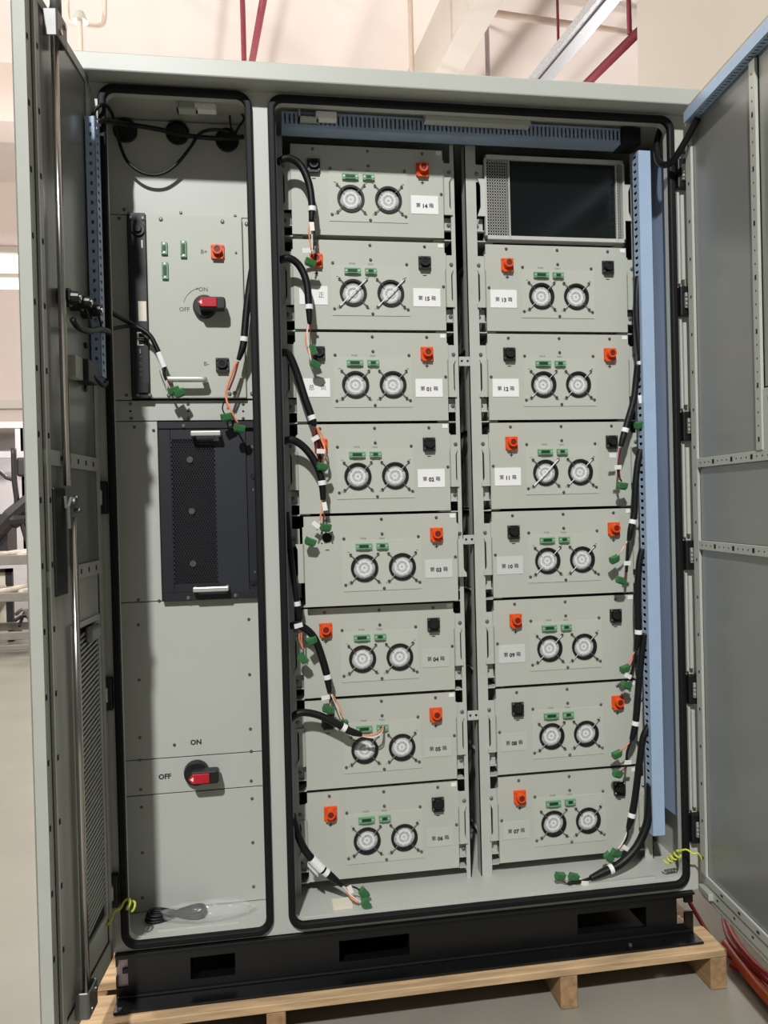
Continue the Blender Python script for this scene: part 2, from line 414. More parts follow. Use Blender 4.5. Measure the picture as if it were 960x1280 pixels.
# hook tabs at both ends
zmid = (nz0 + nz1) / 2
pl.box(px0, nL[0], 0, 0.008, nz0 - 0.012, zmid - 0.012).box(px0, nL[0], 0, 0.008, zmid + 0.014, nz1)
pl.box(nL[0] + 0.012, nL[1], 0, 0.008, zmid - 0.006, zmid + 0.006)
pl.box(nR[1], px1, 0, 0.008, nz0 - 0.012, zmid - 0.010).box(nR[1], px1, 0, 0.008, zmid + 0.016, nz1)
plo = pl.build('plinth', 'plinth', cab, CO)
fm = MB().box(px0 + 0.002, px1 - 0.002, -0.06, 0.80, PZ0, PZ0 + 0.007)
fm.cyl((px0 + 0.004, -0.002, PZ0 + 0.009), (px1 - 0.004, -0.002, PZ0 + 0.009), 0.004, 0.004, 8)
fo = fm.build('plinth_foot', 'plinth', cab, CO, bevel=0.002)
MB().box(px0, px1, 0.70, 0.708, PZ0 + 0.008, PZ1).build('plinth_rear', 'plinth', cab, CO)
MB().box(px0, px1, -0.012, 0.012, PZ1 - 0.008, PZ1).build('plinth_lip', 'plinth', cab, CO, bevel=0.002)
for u, v in ((150, 1263), (788, 1182)):
    p = pt(u, v, Z=PZ0 + 0.007); MB().cyl((p.x, p.y, PZ0 + 0.006), (p.x, p.y, PZ0 + 0.012), 0.005).build('foot_bolt', 'steel', cab, CO)

# ---- left compartment panels (front plane Y = YP)
YP = 0.176
def PL(u, v, y=YP): return pt(u, v, Y=y)
xl, xr = X0 + 0.014, -0.0955
zs = [PL(245, 271).z, PL(245, 500).z, PL(245, 526).z, PL(260, 749).z, PL(245, 945).z, PL(245, 989).z]
g = 0.0012
xcu0, xcb1 = PL(162, 380).x, xr
xcv0 = PL(200, 640).x
def panel(name, x0, x1, z0, z1, y0=YP, th=0.003, mat='grey'):
    return MB().box(x0 + g, x1 - g, y0, y0 + th, z0 + g, z1 - g).build(name, mat, cab, CO, bevel=0.0008, seg=1)
p_top = panel('upper_panel', xl, xr, zs[0], ZT - 0.014)
panel('side_filler_panel', xl, xcu0, zs[1], zs[0])
panel('strip_panel', xl, xr, zs[2], zs[1])
panel('side_filler_panel', xl, xcv0, zs[3], zs[2])
p_lo = panel('lower_panel', xl, xr, zs[4], zs[3])
p_sw = panel('switch_panel', xl, xr, zs[5], zs[4])
panel('bottom_panel', xl, xr, FLL + 0.001, zs[5])
def Lc(p): return (p.x - CO[0], p.y - CO[1], p.z - CO[2])
def at(u, v, y=YP): return Lc(PL(u, v, y))
screws(cab, [at(*q) for q in ((226, 266), (294, 270), (149, 273), (155, 262), (158, 494),
      (163, 505), (164, 523), (235, 505), (236, 523), (304, 505), (304, 523), (168, 534),
      (173, 781), (174, 850), (175, 922), (175, 950), (176, 987), (177, 1009), (178, 1066), (178, 1122),
      (311, 774), (312, 843), (313, 911), (314, 939), (314, 976), (315, 998), (316, 1053), (317, 1108), (192, 538), (173, 750), (199, 751), (218, 931))])
for q in ((163, 514), (235, 514), (304, 514)):
    p = PL(*q); MB().disc(p.x, p.z, 0.003, YP - 0.0008, YP).build('bolt_hole', 'dark', cab, CO)
# grommets
for q in ((157, 164), (222, 167), (284, 176)):
    p = PL(*q); gm = MB()
    gm.ring(p.x, p.z, 0.0335, 0.029, YP - 0.010, YP); gm.cyl((p.x, YP, p.z), (p.x, YP - 0.006, p.z), 0.030, 0.027, 24)
    gm.build('cable_grommet', 'black', cab, CO)

# ---- rotary isolator built as part (switch panel) / reused on the control box
def rotary(parent, origin, c, y, s=1.0):
    base = MB().cyl((c.x, y, c.z), (c.x, y - 0.020 * s, c.z), 0.037 * s, 0.034 * s, 28).build('rotary_switch', 'black', parent, origin, bevel=0.002)
    h = MB(); A = rrect(c.x - 0.014 * s, c.x + 0.066 * s, c.z - 0.0185 * s, c.z + 0.0185 * s, 0.010 * s)
    h.prism(list(reversed(A)), y - 0.058 * s, y - 0.020 * s)
    h.build('handle', 'black', base, None, bevel=0.003) if False else h.build('handle', 'black', base, origin, bevel=0.003)
    r = MB(); A = [(c.x - 0.018 * s, c.z), (c.x - 0.008 * s, c.z - 0.0135 * s), (c.x + 0.040 * s, c.z - 0.0135 * s), (c.x + 0.040 * s, c.z + 0.0135 * s), (c.x - 0.008 * s, c.z + 0.0135 * s)]
    r.prism(A, y - 0.0625 * s, y - 0.056 * s).build('red_pointer', 'red', base, origin, bevel=0.0015)
    a = MB().prism([(c.x - 0.013 * s, c.z), (c.x - 0.004 * s, c.z - 0.0065 * s), (c.x - 0.004 * s, c.z + 0.0065 * s)], y - 0.0632 * s, y - 0.0620 * s)
    a.build('arrow_mark', 'white', base, origin)
    return base
rotary(cab, CO, PL(246, 965), YP, 1.0)
put('switch_marking', text_mesh('ON', 0.020, 'ink', 0.0007), cab, at(245, 928, YP - 0.0006))
put('switch_marking', text_mesh('OFF', 0.020, 'ink', 0.0007), cab, at(206, 971, YP - 0.0006))

# ---- door position switches hanging below the opening lip
for (u, v), nm in (((247, 133), 0), ((398, 144), 1)):
    p = pt(u, v, Y=0.045)
    sw = MB().box(p.x - 0.055, p.x + 0.050, 0.034, 0.037, p.z + 0.012, p.z + 0.03).box(p.x - 0.055, p.x - 0.051, 0.034, 0.064, p.z - 0.014, p.z + 0.03)
    sw.box(p.x - 0.055, p.x - 0.0, 0.034, 0.064, p.z - 0.014, p.z - 0.010)
    so = sw.build('door_switch', 'post', cab, CO)
    MB().box(p.x - 0.008, p.x + 0.050, 0.035, 0.060, p.z - 0.014, p.z + 0.009).build('switch_body', 'white', so, CO, bevel=0.003)
    MB().cyl((p.x + 0.014, 0.0355, p.z + 0.0), (p.x + 0.014, 0.032, p.z + 0.0), 0.004, 0.003).build('indicator', 'white', so, CO)

# ---- rack uprights and braces in the main compartment
YM = 0.14
def colx(c): return 0.5766 * c
def upright(x0, x1, y0=0.146, y1=0.185):
    m = MB().box(x0, x1, y0, y0 + 0.003, FLM, ZO + 0.03)
    fx = x1 if 0.4 < x0 < 0.5 or x0 > 1 else x0
    m.box(fx - 0.003, fx, y0, y1, FLM, ZO + 0.03) if fx == x1 else m.box(fx, fx + 0.003, y0, y1, FLM, ZO + 0.03)
    return m.build('rack_upright', 'post', cab, CO)
upright(-0.064, -0.023); upright(0.474, 0.489); upright(0.519, 0.5535); upright(1.0495, 1.078)
MB().box(0.46, 0.56, 0.70, 0.703, FLM, ZO + 0.03).build('gap_shade_strip', 'dark', cab, CO)  # near-black strip standing in for the deep shade between the uprights
for u, v in ((580, 452), (586, 674), (590, 893)):
    p = pt(u, v, Y=0.150)
    o = MB().box(0.487, 0.521, 0.140, 0.1455, p.z - 0.015, p.z + 0.013).build('brace_plate', 'post', cab, CO, bevel=0.001)
    for dx in (-0.008, 0.010): MB().disc(0.503 + dx, p.z, 0.0035, 0.1393, 0.140).build('bolt_hole', 'dark', o, CO)
ROWZ = [ZO - r * 0.26865 + (0.006 if r == 0 else 0) for r in range(8)]
MH = 0.2599
# module support rails
for c in (0, 1):
    for r in range(8):
        zb = ROWZ[r] - MH
        for x0, x1 in ((colx(c) - 0.002, colx(c) + 0.030), (colx(c) + 0.420, colx(c) + 0.452)):
            MB().box(x0, x1, 0.150, 0.72, zb - 0.0045, zb - 0.0005).build('module_rail', 'post', cab, CO)
# brackets on the uprights (darker seat with bolt) beside every module
for c in (0, 1):
    for r in range(8):
        z = ROWZ[r]
        for side in (0, 1):
            bx = colx(c) - 0.024 if side == 0 else colx(c) + 0.474
            if (c == 1 and side == 1 and r == 0): continue
            e0 = colx(c) if side == 0 else colx(c) + 0.45; sg = -1 if side == 0 else 1
            if c == 0 and r == 4 and side == 1: e0 += 0.006
            def q_(d): return e0 + sg * d
            b = MB().box(q_(0.0005), q_(0.026), 0.162, 0.165, z - 0.232, z - 0.192).box(q_(0.0005), q_(0.026), 0.148, 0.162, z - 0.234, z - 0.231)
            o = b.build('module_bracket', 'post', cab, CO)
            put('screw', SCREWB, o, (q_(0.019) - CO[0], 0.162 - CO[1], z - 0.214 - CO[2]))
            o = MB().box(q_(0.0015), q_(0.026), 0.1465, 0.1495, z - 0.086, z - 0.034).build('module_tab', 'post', cab, CO)
            put('screw', SCREWB, o, (q_(0.021) - CO[0], 0.1465 - CO[1], z - 0.062 - CO[2]))
            MB().box(q_(0.0005), q_(0.024), 0.1465, 0.20, z - 0.2655, z - 0.2625).build('rail_end', 'post', cab, CO)
MB().box(colx(0) + 0.0, colx(0) + 0.45, 0.30, 0.303, ZO + 0.012, ZO + 0.045).build('rack_top_strip', 'anthr', cab, CO)
# reinforcing lintel bar behind the top of the main opening
p = pt(530, 150, Y=0.05); q = pt(660, 158, Y=0.05)
MB().box(p.x, q.x, 0.028, 0.056, p.z - 0.010, p.z + 0.03).build('lintel_bar', 'grey', cab, CO)

# ---- hinges
def hinge(u, v, side):
    p = pt(u, v, Y=-0.012)
    if side == 0:
        o = MB().box(-0.534, -0.5045, -0.022, -0.0005, p.z - 0.043, p.z + 0.043).build('hinge', 'black', cab, CO, bevel=0.003)
        k = MB().box(-0.5335, -0.517, -0.030, -0.0225, p.z - 0.020, p.z + 0.020)
        k.cyl((-0.519, -0.030, p.z - 0.018), (-0.519, -0.030, p.z + 0.018), 0.005)
    else:
        o = MB().box(1.1125, 1.150, -0.022, -0.0005, p.z - 0.043, p.z + 0.043).build('hinge', 'black', cab, CO, bevel=0.003)
        k = MB().box(1.123, 1.1495, -0.030, -0.0225, p.z - 0.022, p.z + 0.022)
        for dz in (-0.012, 0.0, 0.012): k.box(1.121, 1.128, -0.034, -0.030, p.z + dz - 0.003, p.z + dz + 0.003)
    k.build('knuckle', 'hinge', o, CO, bevel=0.001, seg=1)
for v in (183, 398, 622, 867, 1113): hinge(126 + (v - 183) * 0.016, v, 0)
for v in (218, 377, 533, 694, 862, 1036): hinge(856, v, 1)
hzl = [ZT - 0.03] + [pt(126 + (v - 183) * 0.016, v, Y=-0.012).z for v in (183, 398, 622, 867, 1113)] + [ZB + 0.03]
for a, b in zip(hzl[:-1], hzl[1:]):
    MB().box(-0.536, -0.520, -0.026, -0.0005, b + (0.045 if b > ZB + 0.05 else -0.02), a - (0.045 if a < ZT - 0.05 else -0.01)).build('frame_edge_strip', 'grey', cab, CO, bevel=0.001, seg=1)
# edge strips of the frame between the hinges on the right
hz = [pt(856, v, Y=-0.012).z for v in (218, 377, 533, 694, 862, 1036)]
for a, b in zip(hz[:-1], hz[1:]):
    MB().box(1.1135, 1.120, -0.012, -0.0005, b + 0.052, a - 0.052).box(1.1215, 1.131, -0.018, -0.0005, b + 0.062, a - 0.062).build('frame_edge_strip', 'grey', cab, CO, bevel=0.001, seg=1)
p = pt(855, 187, Y=-0.01); MB().cyl((p.x + 0.004, 0, p.z), (p.x + 0.004, -0.014, p.z), 0.010, 0.008, 8).build('stop_bolt', 'screw', cab, CO)

# ---- doors.  door local frame: x = distance from the hinge, y = thickness, z = world height
def door_obj(me_builder, Hx, Hy, dx, dy, name, mat):
    me = me_builder.mesh(name); me.materials.append(M[mat])
    o = put(name, me, cab, (Hx - CO[0], Hy - CO[1], -CO[2]), (0, 0, math.atan2(dy, dx))); return o
DZ0, DZ1 = ZO - 2.20, ZO + 0.0715
LH = (-0.518, -0.030); LD = (-0.0977, -0.9952)
RH = (1.1237, -0.045); RD = (-0.0869, -0.9962)
def dpt(u, v, Hh, D):
    d = ray(u, v); n = (-D[1], D[0])
    t = ((Hh[0] - CAM.x) * n[0] + (Hh[1] - CAM.y) * n[1]) / (d.x * n[0] + d.y * n[1]); q = CAM + d * t
    return ((q.x - Hh[0]) * D[0] + (q.y - Hh[1]) * D[1], q.z)
def dL(u, v): return dpt(u, v, LH, LD)
def dR(u, v): return dpt(u, v, RH, RD)
WLD = 0.405; TL = 0.028
m = MB().box(0.0, WLD, -TL, -TL + 0.003, DZ0, DZ1)                       # skin
m.box(0.0, WLD, -TL, 0.0, DZ1 - 0.003, DZ1).box(0.0, WLD, -TL, 0.0, DZ0, DZ0 + 0.003)
m.box(0.0, 0.003, -TL, 0.0, DZ0, DZ1).box(WLD - 0.003, WLD, -TL, 0.0, DZ0, DZ1)
m.box(0.0, WLD, -0.003, 0.0, DZ1 - 0.022, DZ1).box(0.0, WLD, -0.003, 0.0, DZ0, DZ0 + 0.05)
m.box(0.0, 0.022, -0.003, 0.0, DZ0, DZ1)
ld = door_obj(m, LH[0], LH[1], LD[0], LD[1], 'door', 'rim'); plabel(ld, 'narrow left door, inner side, with lock rods and louvred vent')
def lpart(mb, name, mat, **k): return mb.build(name, mat, ld, **k)
lpart(MB().box(WLD - 0.034, WLD - 0.0035, -0.006, -0.003, DZ0 + 0.004, DZ1 - 0.004), 'hole_strip', 'rim')
lpart(MB().box(WLD - 0.062, WLD - 0.040, -0.004, 0.004, DZ0 + 0.055, DZ1 - 0.03), 'hole_strip', 'rim', bevel=0.001, seg=1)
hb = MB(); z = DZ1 - 0.13
while z > DZ0 + 0.1:
    for xx, yy in ((WLD - 0.016, -0.0028), (WLD - 0.051, 0.0042)):
        hb.box(xx - 0.004, xx + 0.004, yy, yy + 0.0006, z - 0.006, z + 0.006)
    z -= 0.137
lpart(hb, 'bolt_holes', 'dark')['kind'] = 'stuff'
r1, r2 = ZO - 0.975 - 0.0, ZO - 1.235
z1a = dL(95, 577)[1]; z2a = dL(105, 713)[1]
lpart(MB().box(0.023, WLD - 0.065, -0.010, -0.004, z1a + 0.018, DZ1 - 0.024), 'insulation_panel', 'pad')
lpart(MB().box(0.023, WLD - 0.065, -0.010, -0.004, z2a + 0.018, z1a - 0.018), 'insulation_panel', 'pad')
for zc_ in (z1a, z2a):
    o = lpart(MB().box(0.023, WLD - 0.036, -0.004, 0.003, zc_ - 0.017, zc_ + 0.017), 'cross_rail', 'rim', bevel=0.001, seg=1)
    hb = MB()
    for s in (0.06, 0.115, 0.17, 0.225, 0.28): hb.box(s - 0.004, s + 0.004, 0.003, 0.0036, zc_ - 0.006, zc_ + 0.006)
    lpart(hb, 'bolt_holes', 'dark')['kind'] = 'stuff'
# louvred vent
va, vb = dL(122, 775)[1] - 0.0, dL(118, 1170)[1]
vs0, vs1 = 0.05, 0.232
lpart(MB().box(0.023, WLD - 0.065, -0.012, -0.006, DZ0 + 0.052, z2a - 0.018), 'lower_sheet', 'rim')
lpart(MB().box(vs0, vs1, -0.006, -0.005, vb, va), 'vent_backing', 'dark')
f = MB().box(vs0 - 0.014, vs0, -0.006, 0.001, vb - 0.014, va + 0.014).box(vs1, vs1 + 0.014, -0.006, 0.001, vb - 0.014, va + 0.014)
f.box(vs0, vs1, -0.006, 0.001, va, va + 0.014).box(vs0, vs1, -0.006, 0.001, vb - 0.014, vb)
lpart(f, 'vent_frame', 'rim')
sl = MB(); tilt = 0.30
mtx = Matrix.Translation((0, 0, 0)) @ Matrix.Rotation(0.15, 4, 'Y')
sl.box(-(vs1 - vs0) / 2 / math.cos(0.15) + 0.001, (vs1 - vs0) / 2 / math.cos(0.15) - 0.001, -0.0045, -0.0005, -0.0026, 0.0026, mtx)
slm = sl.mesh('slat'); slm.materials.append(M['rim'])
z = va - 0.017; dzs = 0.0126
while z > vb + 0.016:
    put('slat', slm, ld, ((vs0 + vs1) / 2, 0, z)); z -= dzs
# lock rods, guides, latch
def rodz(v): return dL(90, v)[1]
lpart(MB().cyl((0.279, 0.014, ZO - 0.985), (0.279, 0.014, DZ1 - 0.005), 0.0085, n=14), 'lock_rod', 'chrome', smooth=True)
lpart(MB().cyl((0.256, 0.016, DZ0 + 0.03), (0.256, 0.016, ZO - 1.055), 0.0085, n=14), 'lock_rod', 'chrome', smooth=True)
for zc_, xx in ((ZO + 0.022, 0.279), (DZ0 + 0.055, 0.258)):
    c = MB().box(xx - 0.030, xx - 0.026, 0.0, 0.030, zc_ - 0.03, zc_ + 0.03).box(xx + 0.026, xx + 0.030, 0.0, 0.030, zc_ - 0.03, zc_ + 0.03)
    c.box(xx - 0.030, xx + 0.030, 0.028, 0.032, zc_ - 0.03, zc_ + 0.03)
    o = lpart(c, 'rod_guide', 'steel', bevel=0.002, seg=1)
    for d_ in (-0.014, 0.014): lpart(MB().cyl((xx + d_, 0.032, zc_ - d_), (xx + d_, 0.036, zc_ - d_), 0.006), 'guide_bolt', 'chrome')
lpart(MB().cyl((0.279, 0.018, DZ1 - 0.02), (0.279, 0.018, DZ1 + 0.06), 0.013, n=14), 'rod_roller', 'steel', smooth=True)
lb = MB().box(0.278, 0.345, 0.003, 0.010, ZO - 1.225, ZO - 0.99); lpart(lb, 'lock_case', 'black', bevel=0.003, seg=2)
lt = MB().box(0.246, 0.296, 0.011, 0.018, ZO - 1.035, ZO - 1.008).cyl((0.271, 0.004, ZO - 1.02), (0.271, 0.030, ZO - 1.02), 0.010)
lt.cyl((0.252, 0.018, ZO - 1.012), (0.252, 0.028, ZO - 1.012), 0.006).cyl((0.257, 0.020, ZO - 1.04), (0.257, 0.034, ZO - 1.04), 0.006)
lt.prism([(0.280, ZO - 1.01), (0.298, ZO - 1.03), (0.296, ZO - 1.08), (0.286, ZO - 1.075), (0.284, ZO - 1.04), (0.270, ZO - 1.03)], 0.019, 0.025)
lpart(lt, 'latch', 'steel')
lpart(MB().box(0.07, 0.15, -0.004, 0.016, ZO - 1.36, ZO - 1.32), 'filter_catch', 'steel', bevel=0.01, seg=3)
# button backs on the door
def knob_back(u, v, r, dep, name):
    s_, z_ = dL(u, v)
    k = MB().cyl((s_, -0.004, z_), (s_, dep * 0.5, z_), r, r, 16); k.cyl((s_, dep * 0.5, z_), (s_, dep, z_), r * 0.75, r * 0.6, 14)
    k.box(s_ - r * 0.9, s_ + r * 0.9, dep * 0.3, dep * 0.62, z_ - r * 0.5, z_ + r * 0.5)
    o = lpart(k, name, 'black'); return s_, z_
for q in ((76, 372), (91, 378), (105, 388)):
    s_, z_ = knob_back(*q, 0.021, 0.042, 'push_button_back')
    lpart(MB().cyl((s_, 0.042, z_), (s_, 0.045, z_), 0.006), 'terminal_screw', 'chrome')
s_, z_ = dL(98, 464)
lpart(MB().box(s_ - 0.055, s_ + 0.02, -0.004, 0.030, z_ - 0.027, z_ + 0.027), 'contact_block', 'black', bevel=0.004)
lpart(MB().box(s_ + 0.021, s_ + 0.07, -0.004, 0.018, z_ - 0.026, z_ + 0.026), 'contact_bracket', 'rim', bevel=0.002)
for q in ((105, 377), (108, 432), (108, 486)):
    s_, z_ = dL(*q); lpart(MB().cyl((s_, -0.004, z_), (s_, 0.002, z_), 0.008, 0.007), 'rubber_plug', 'black')

# right door
WR = 1.19; TR = 0.030
m = MB().box(0.0, WR, TR - 0.003, TR, DZ0, DZ1)
m.box(0.0, WR, 0.0, TR, DZ1 - 0.003, DZ1).box(0.0, WR, 0.0, TR, DZ0, DZ0 + 0.003).box(0.0, 0.003, 0.0, TR, DZ0, DZ1).box(WR - 0.003, WR, 0, TR, DZ0, DZ1)
m.box(0.0, WR, 0.0, 0.003, DZ1 - 0.018, DZ1).box(0.0, WR, 0.0, 0.003, DZ0, DZ0 + 0.018).box(0.0, 0.012, 0.0, 0.003, DZ0, DZ1)
rd = door_obj(m, RH[0], RH[1], RD[0], RD[1], 'door', 'rim'); plabel(rd, 'wide right door, inner side, with insulation panels and perforated rails')
def rpart(mb, name, mat, **k): return mb.build(name, mat, rd, **k)
rs0, rs1 = dR(862, 300)[0], dR(868, 300)[0]
zA = dR(915, 574)[1]; zBr = dR(915, 685)[1]; sm = dR(947.5, 300)[0]
zbot = DZ0 + 0.075
rpart(MB().box(rs0 - 0.003, rs1, -0.006, 0.002, DZ0 + 0.05, DZ1 - 0.03), 'edge_rail', 'rim', bevel=0.001, seg=1)
rpart(MB().box(rs0, WR - 0.03, -0.006, 0.002, DZ0 + 0.052, zbot), 'bottom_rail', 'rim', bevel=0.001, seg=1)
rpart(MB().box(0.02, WR - 0.03, -0.003, 0.003, DZ0 + 0.019, DZ0 + 0.048), 'bottom_step', 'rim')
rpart(MB().box(rs1, WR - 0.03, -0.006, 0.000, zA - 0.013, zA + 0.013), 'cross_rail', 'rim', bevel=0.001, seg=1)
rpart(MB().box(rs1, WR - 0.03, -0.006, 0.000, zBr - 0.013, zBr + 0.013), 'cross_rail', 'rim', bevel=0.001, seg=1)
rpart(MB().box(sm - 0.0135, sm + 0.0135, -0.008, 0.000, zA + 0.013, DZ1 - 0.07), 'mullion', 'rim', bevel=0.001, seg=1)
rpart(MB().box(sm + 0.015, WR - 0.03, -0.004, 0.000, zA + 0.013, zA + 0.16), 'stiffener_plate', 'rim', bevel=0.001, seg=1)
hb = MB()
z = zA + 0.04; k = 0
while z < DZ1 - 0.09:
    if k % 4 == 0: hb.box(sm - 0.003, sm + 0.003, -0.0086, -0.008, z - 0.006, z + 0.006)
    else: hb.box(sm - 0.0016, sm + 0.0016, -0.0086, -0.008, z - 0.002, z + 0.002)
    z += 0.0325; k += 1
for zz_ in (zA, zBr):
    s = rs1 + 0.02; k = 0
    while s < WR - 0.05:
        big = k % 4 == 3
        a = 0.005 if big else 0.0018
        hb.box(s - a, s + a, -0.0066, -0.006, zz_ - (0.006 if big else 0.0018), zz_ + (0.006 if big else 0.0018)); s += 0.024; k += 1
z = DZ0 + 0.12
while z < DZ1 - 0.08:
    hb.box((rs0 + rs1) / 2 - 0.003, (rs0 + rs1) / 2 + 0.003, -0.0066, -0.006, z - 0.004, z + 0.004); z += 0.107
s = 0.13
while s < WR - 0.05:
    hb.box(s - 0.006, s + 0.006, -0.0066, -0.006, DZ0 + 0.060, DZ0 + 0.066); hb.box(s - 0.035, s - 0.026, -0.0036, -0.003, DZ0 + 0.031, DZ0 + 0.036); s += 0.09
rpart(hb, 'bolt_holes', 'dark')['kind'] = 'stuff'
for z in (zA + 0.05, zA + 0.135): rpart(MB().cyl((sm + 0.045, -0.0046, z), (sm + 0.045, -0.004, z), 0.010), 'bolt_hole', 'dark')
pads = [(rs1 + 0.001, sm - 0.0145, zA + 0.014, DZ1 - 0.02), (sm + 0.0145, WR - 0.03, zA + 0.165, DZ1 - 0.02), (rs1 + 0.001, WR - 0.03, zBr + 0.014, zA - 0.014), (rs1 + 0.001, WR - 0.03, zbot + 0.001, zBr - 0.014)]
for a, b, c, d in pads: rpart(MB().box(a, b, 0.002, 0.006, c, d), 'insulation_panel', 'pad')
# fix: hinge-corner block at the bottom of the right door
p = dR(884, 1118); rpart(MB().box(0.012, 0.075, -0.016, 0.0, DZ0 + 0.020, DZ0 + 0.040), 'corner_block', 'alu', bevel=0.002)

# ================================================================== WIRE DUCTS
def duct(name, label, cover, slotwall, backbox, mat='blue', parts=()):
    pass
def duct_thing(loc, label):
    return empty('wire_duct', loc, label, 'wire duct', None)
def slots_wall(axis, a0, a1, b0, b1, n0, n1, pitch, slot, s0, s1):
    """wall slab; long axis runs a0..a1, height b0..b1, thickness n0..n1; slots cut between heights s0..s1"""
    m = MB()
    def bx(a, b, c, d):
        if axis == 'z_x': m.box(n0, n1, c, d, a, b)       # long z, height along y, normal x
        elif axis == 'x_z': m.box(a, b, n0, n1, c, d)     # long x, height z, normal y
        elif axis == 'z_y': m.box(c, d, n0, n1, a, b)     # long z, height x, normal y
    bx(a0, a1, b0, s0); bx(a0, a1, s1, b1)
    a = a0
    while a < a1 - 1e-6:
        bx(a, min(a + pitch - slot, a1), s0, s1); a += pitch
    return m
# right wall duct
yd = 0.045
q0, q1 = pt(807, 600, Y=yd), pt(822, 600, Y=yd)
ztop, zbt = pt(806, 188, Y=yd).z, pt(822, 1045, Y=yd).z
dk = duct_thing((q0.x, yd, zbt), 'long pale blue vertical wire duct on the cabinet right inner wall'); o_ = tuple(dk.location)
bk = pt(799, 600, X=q0.x).y
MB().box(q0.x, q1.x, yd, yd + 0.003, zbt, ztop).box(q1.x - 0.003, q1.x, yd + 0.003, bk, zbt, ztop).build('cover', 'blue', dk, o_, bevel=0.0008, seg=1)
slots_wall('z_x', zbt, ztop, yd + 0.003, bk, q0.x, q0.x + 0.002, 0.0215, 0.0085, yd + 0.016, bk - 0.004).build('slotted_side', 'blue', dk, o_)
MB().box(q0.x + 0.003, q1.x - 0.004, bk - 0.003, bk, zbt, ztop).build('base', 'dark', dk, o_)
# top duct
yt = 0.070
a0 = pt(352, 150, Y=yt); a1 = pt(795, 176, Y=yt)
zh = pt(400, 141, Y=yt).z; zl = pt(400, 161, Y=yt).z
dk = duct_thing((a0.x, yt, zl), 'blue horizontal wire duct under the top of the main cabinet opening'); o_ = tuple(dk.location)
slots_wall('x_z', a0.x, a1.x - 0.05, zl, zh, yt, yt + 0.002, 0.0125, 0.0052, zl + 0.010, zh - 0.006).build('slotted_side', 'blue', dk, o_)
MB().box(a0.x, a1.x, yt + 0.002, 0.125, zl, zl + 0.003).box(a0.x, a1.x, 0.122, 0.125, zl, zh).build('cover', 'blue', dk, o_)
MB().box(a1.x - 0.048, a1.x + 0.01, yt - 0.01, 0.125, zl - 0.003, zh).build('end_cap', 'black', dk, o_)
# left duct in main compartment
dk = duct_thing((-0.060, 0.05, FLM + 0.20), 'slate blue vertical wire duct at the left edge of the main compartment'); o_ = tuple(dk.location)
MB().box(-0.079, -0.0415, 0.050, 0.053, FLM + 0.05, ZO + 0.02).build('cover', 'blue', dk, o_, bevel=0.0008, seg=1)
slots_wall('z_x', FLM + 0.05, ZO + 0.02, 0.053, 0.13, -0.0435, -0.0415, 0.0215, 0.0085, 0.066, 0.12).build('slotted_side', 'blue', dk, o_)
MB().box(-0.079, -0.044, 0.127, 0.130, FLM + 0.05, ZO + 0.02).build('base', 'blue', dk, o_)
# duct on the left door (vertical): thing mounted on the door
def lw(s, y, z):  # left door local -> world
    return Vector((LH[0] + LD[0] * s - LD[1] * y, LH[1] + LD[1] * s + LD[0] * y, z))
zt_, zb_ = dL(110, 152)[1], dL(118, 472)[1]
e = empty('wire_duct', lw(0.02, 0, zb_), 'short pale blue slotted wire duct on the narrow left door', 'wire duct', None, math.atan2(LD[1], LD[0]))
def lduct(mb, name, mat):  # mb in (s, y, z) with s relative to 0.02
    mb.v = [(x - 0.02, y, z - zb_) for x, y, z in mb.v]; return mb.build(name, mat, e)
ds0, ds1, dy1 = 0.008, 0.044, 0.026
lduct(MB().box(ds0, ds0 + 0.002, 0.001, dy1, zb_, zt_), 'inner_wall', 'blue')
lduct(MB().box(ds0 + 0.002, ds1, 0.001, 0.003, zb_, zt_), 'base', 'blue')
m = slots_wall('z_x', zb_, zt_, 0.003, dy1, ds1 - 0.002, ds1, 0.0245, 0.009, 0.010, dy1 - 0.009); lduct(m, 'slotted_side', 'blue')
m = slots_wall('z_y', zb_, zt_, ds0 + 0.002, ds1, dy1 - 0.002, dy1, 0.0205, 0.0085, ds0 + 0.013, ds0 + 0.026); lduct(m, 'cover', 'blue')
# duct along the top of the right door
def rw(s, y, z): return Vector((RH[0] + RD[0] * s - RD[1] * y, RH[1] + RD[1] * s + RD[0] * y, z))
e2 = empty('wire_duct', rw(0.05, 0, ZO), 'pale blue wire duct along the top edge of the wide right door', 'wire duct', None, math.atan2(RD[1], RD[0]))
zt2, zb2 = DZ1 - 0.034, DZ1 - 0.064
def rduct(mb, name, mat):
    mb.v = [(x - 0.05, y, z - ZO) for x, y, z in mb.v]; return mb.build(name, mat, e2)
rduct(MB().box(0.045, WR - 0.08, -0.026, -0.023, zb2, zt2).box(0.045, WR - 0.08, -0.023, 0.001, zt2 - 0.003, zt2), 'cover', 'blue')
m = MB()
m.box(0.045, WR - 0.08, -0.023, -0.018, zb2, zb2 + 0.002).box(0.045, WR - 0.08, -0.004, 0.001, zb2, zb2 + 0.002)
s = 0.045
while s < WR - 0.085:
    m.box(s, s + 0.008, -0.018, -0.004, zb2, zb2 + 0.002); s += 0.0135
rduct(m, 'slotted_side', 'blue')

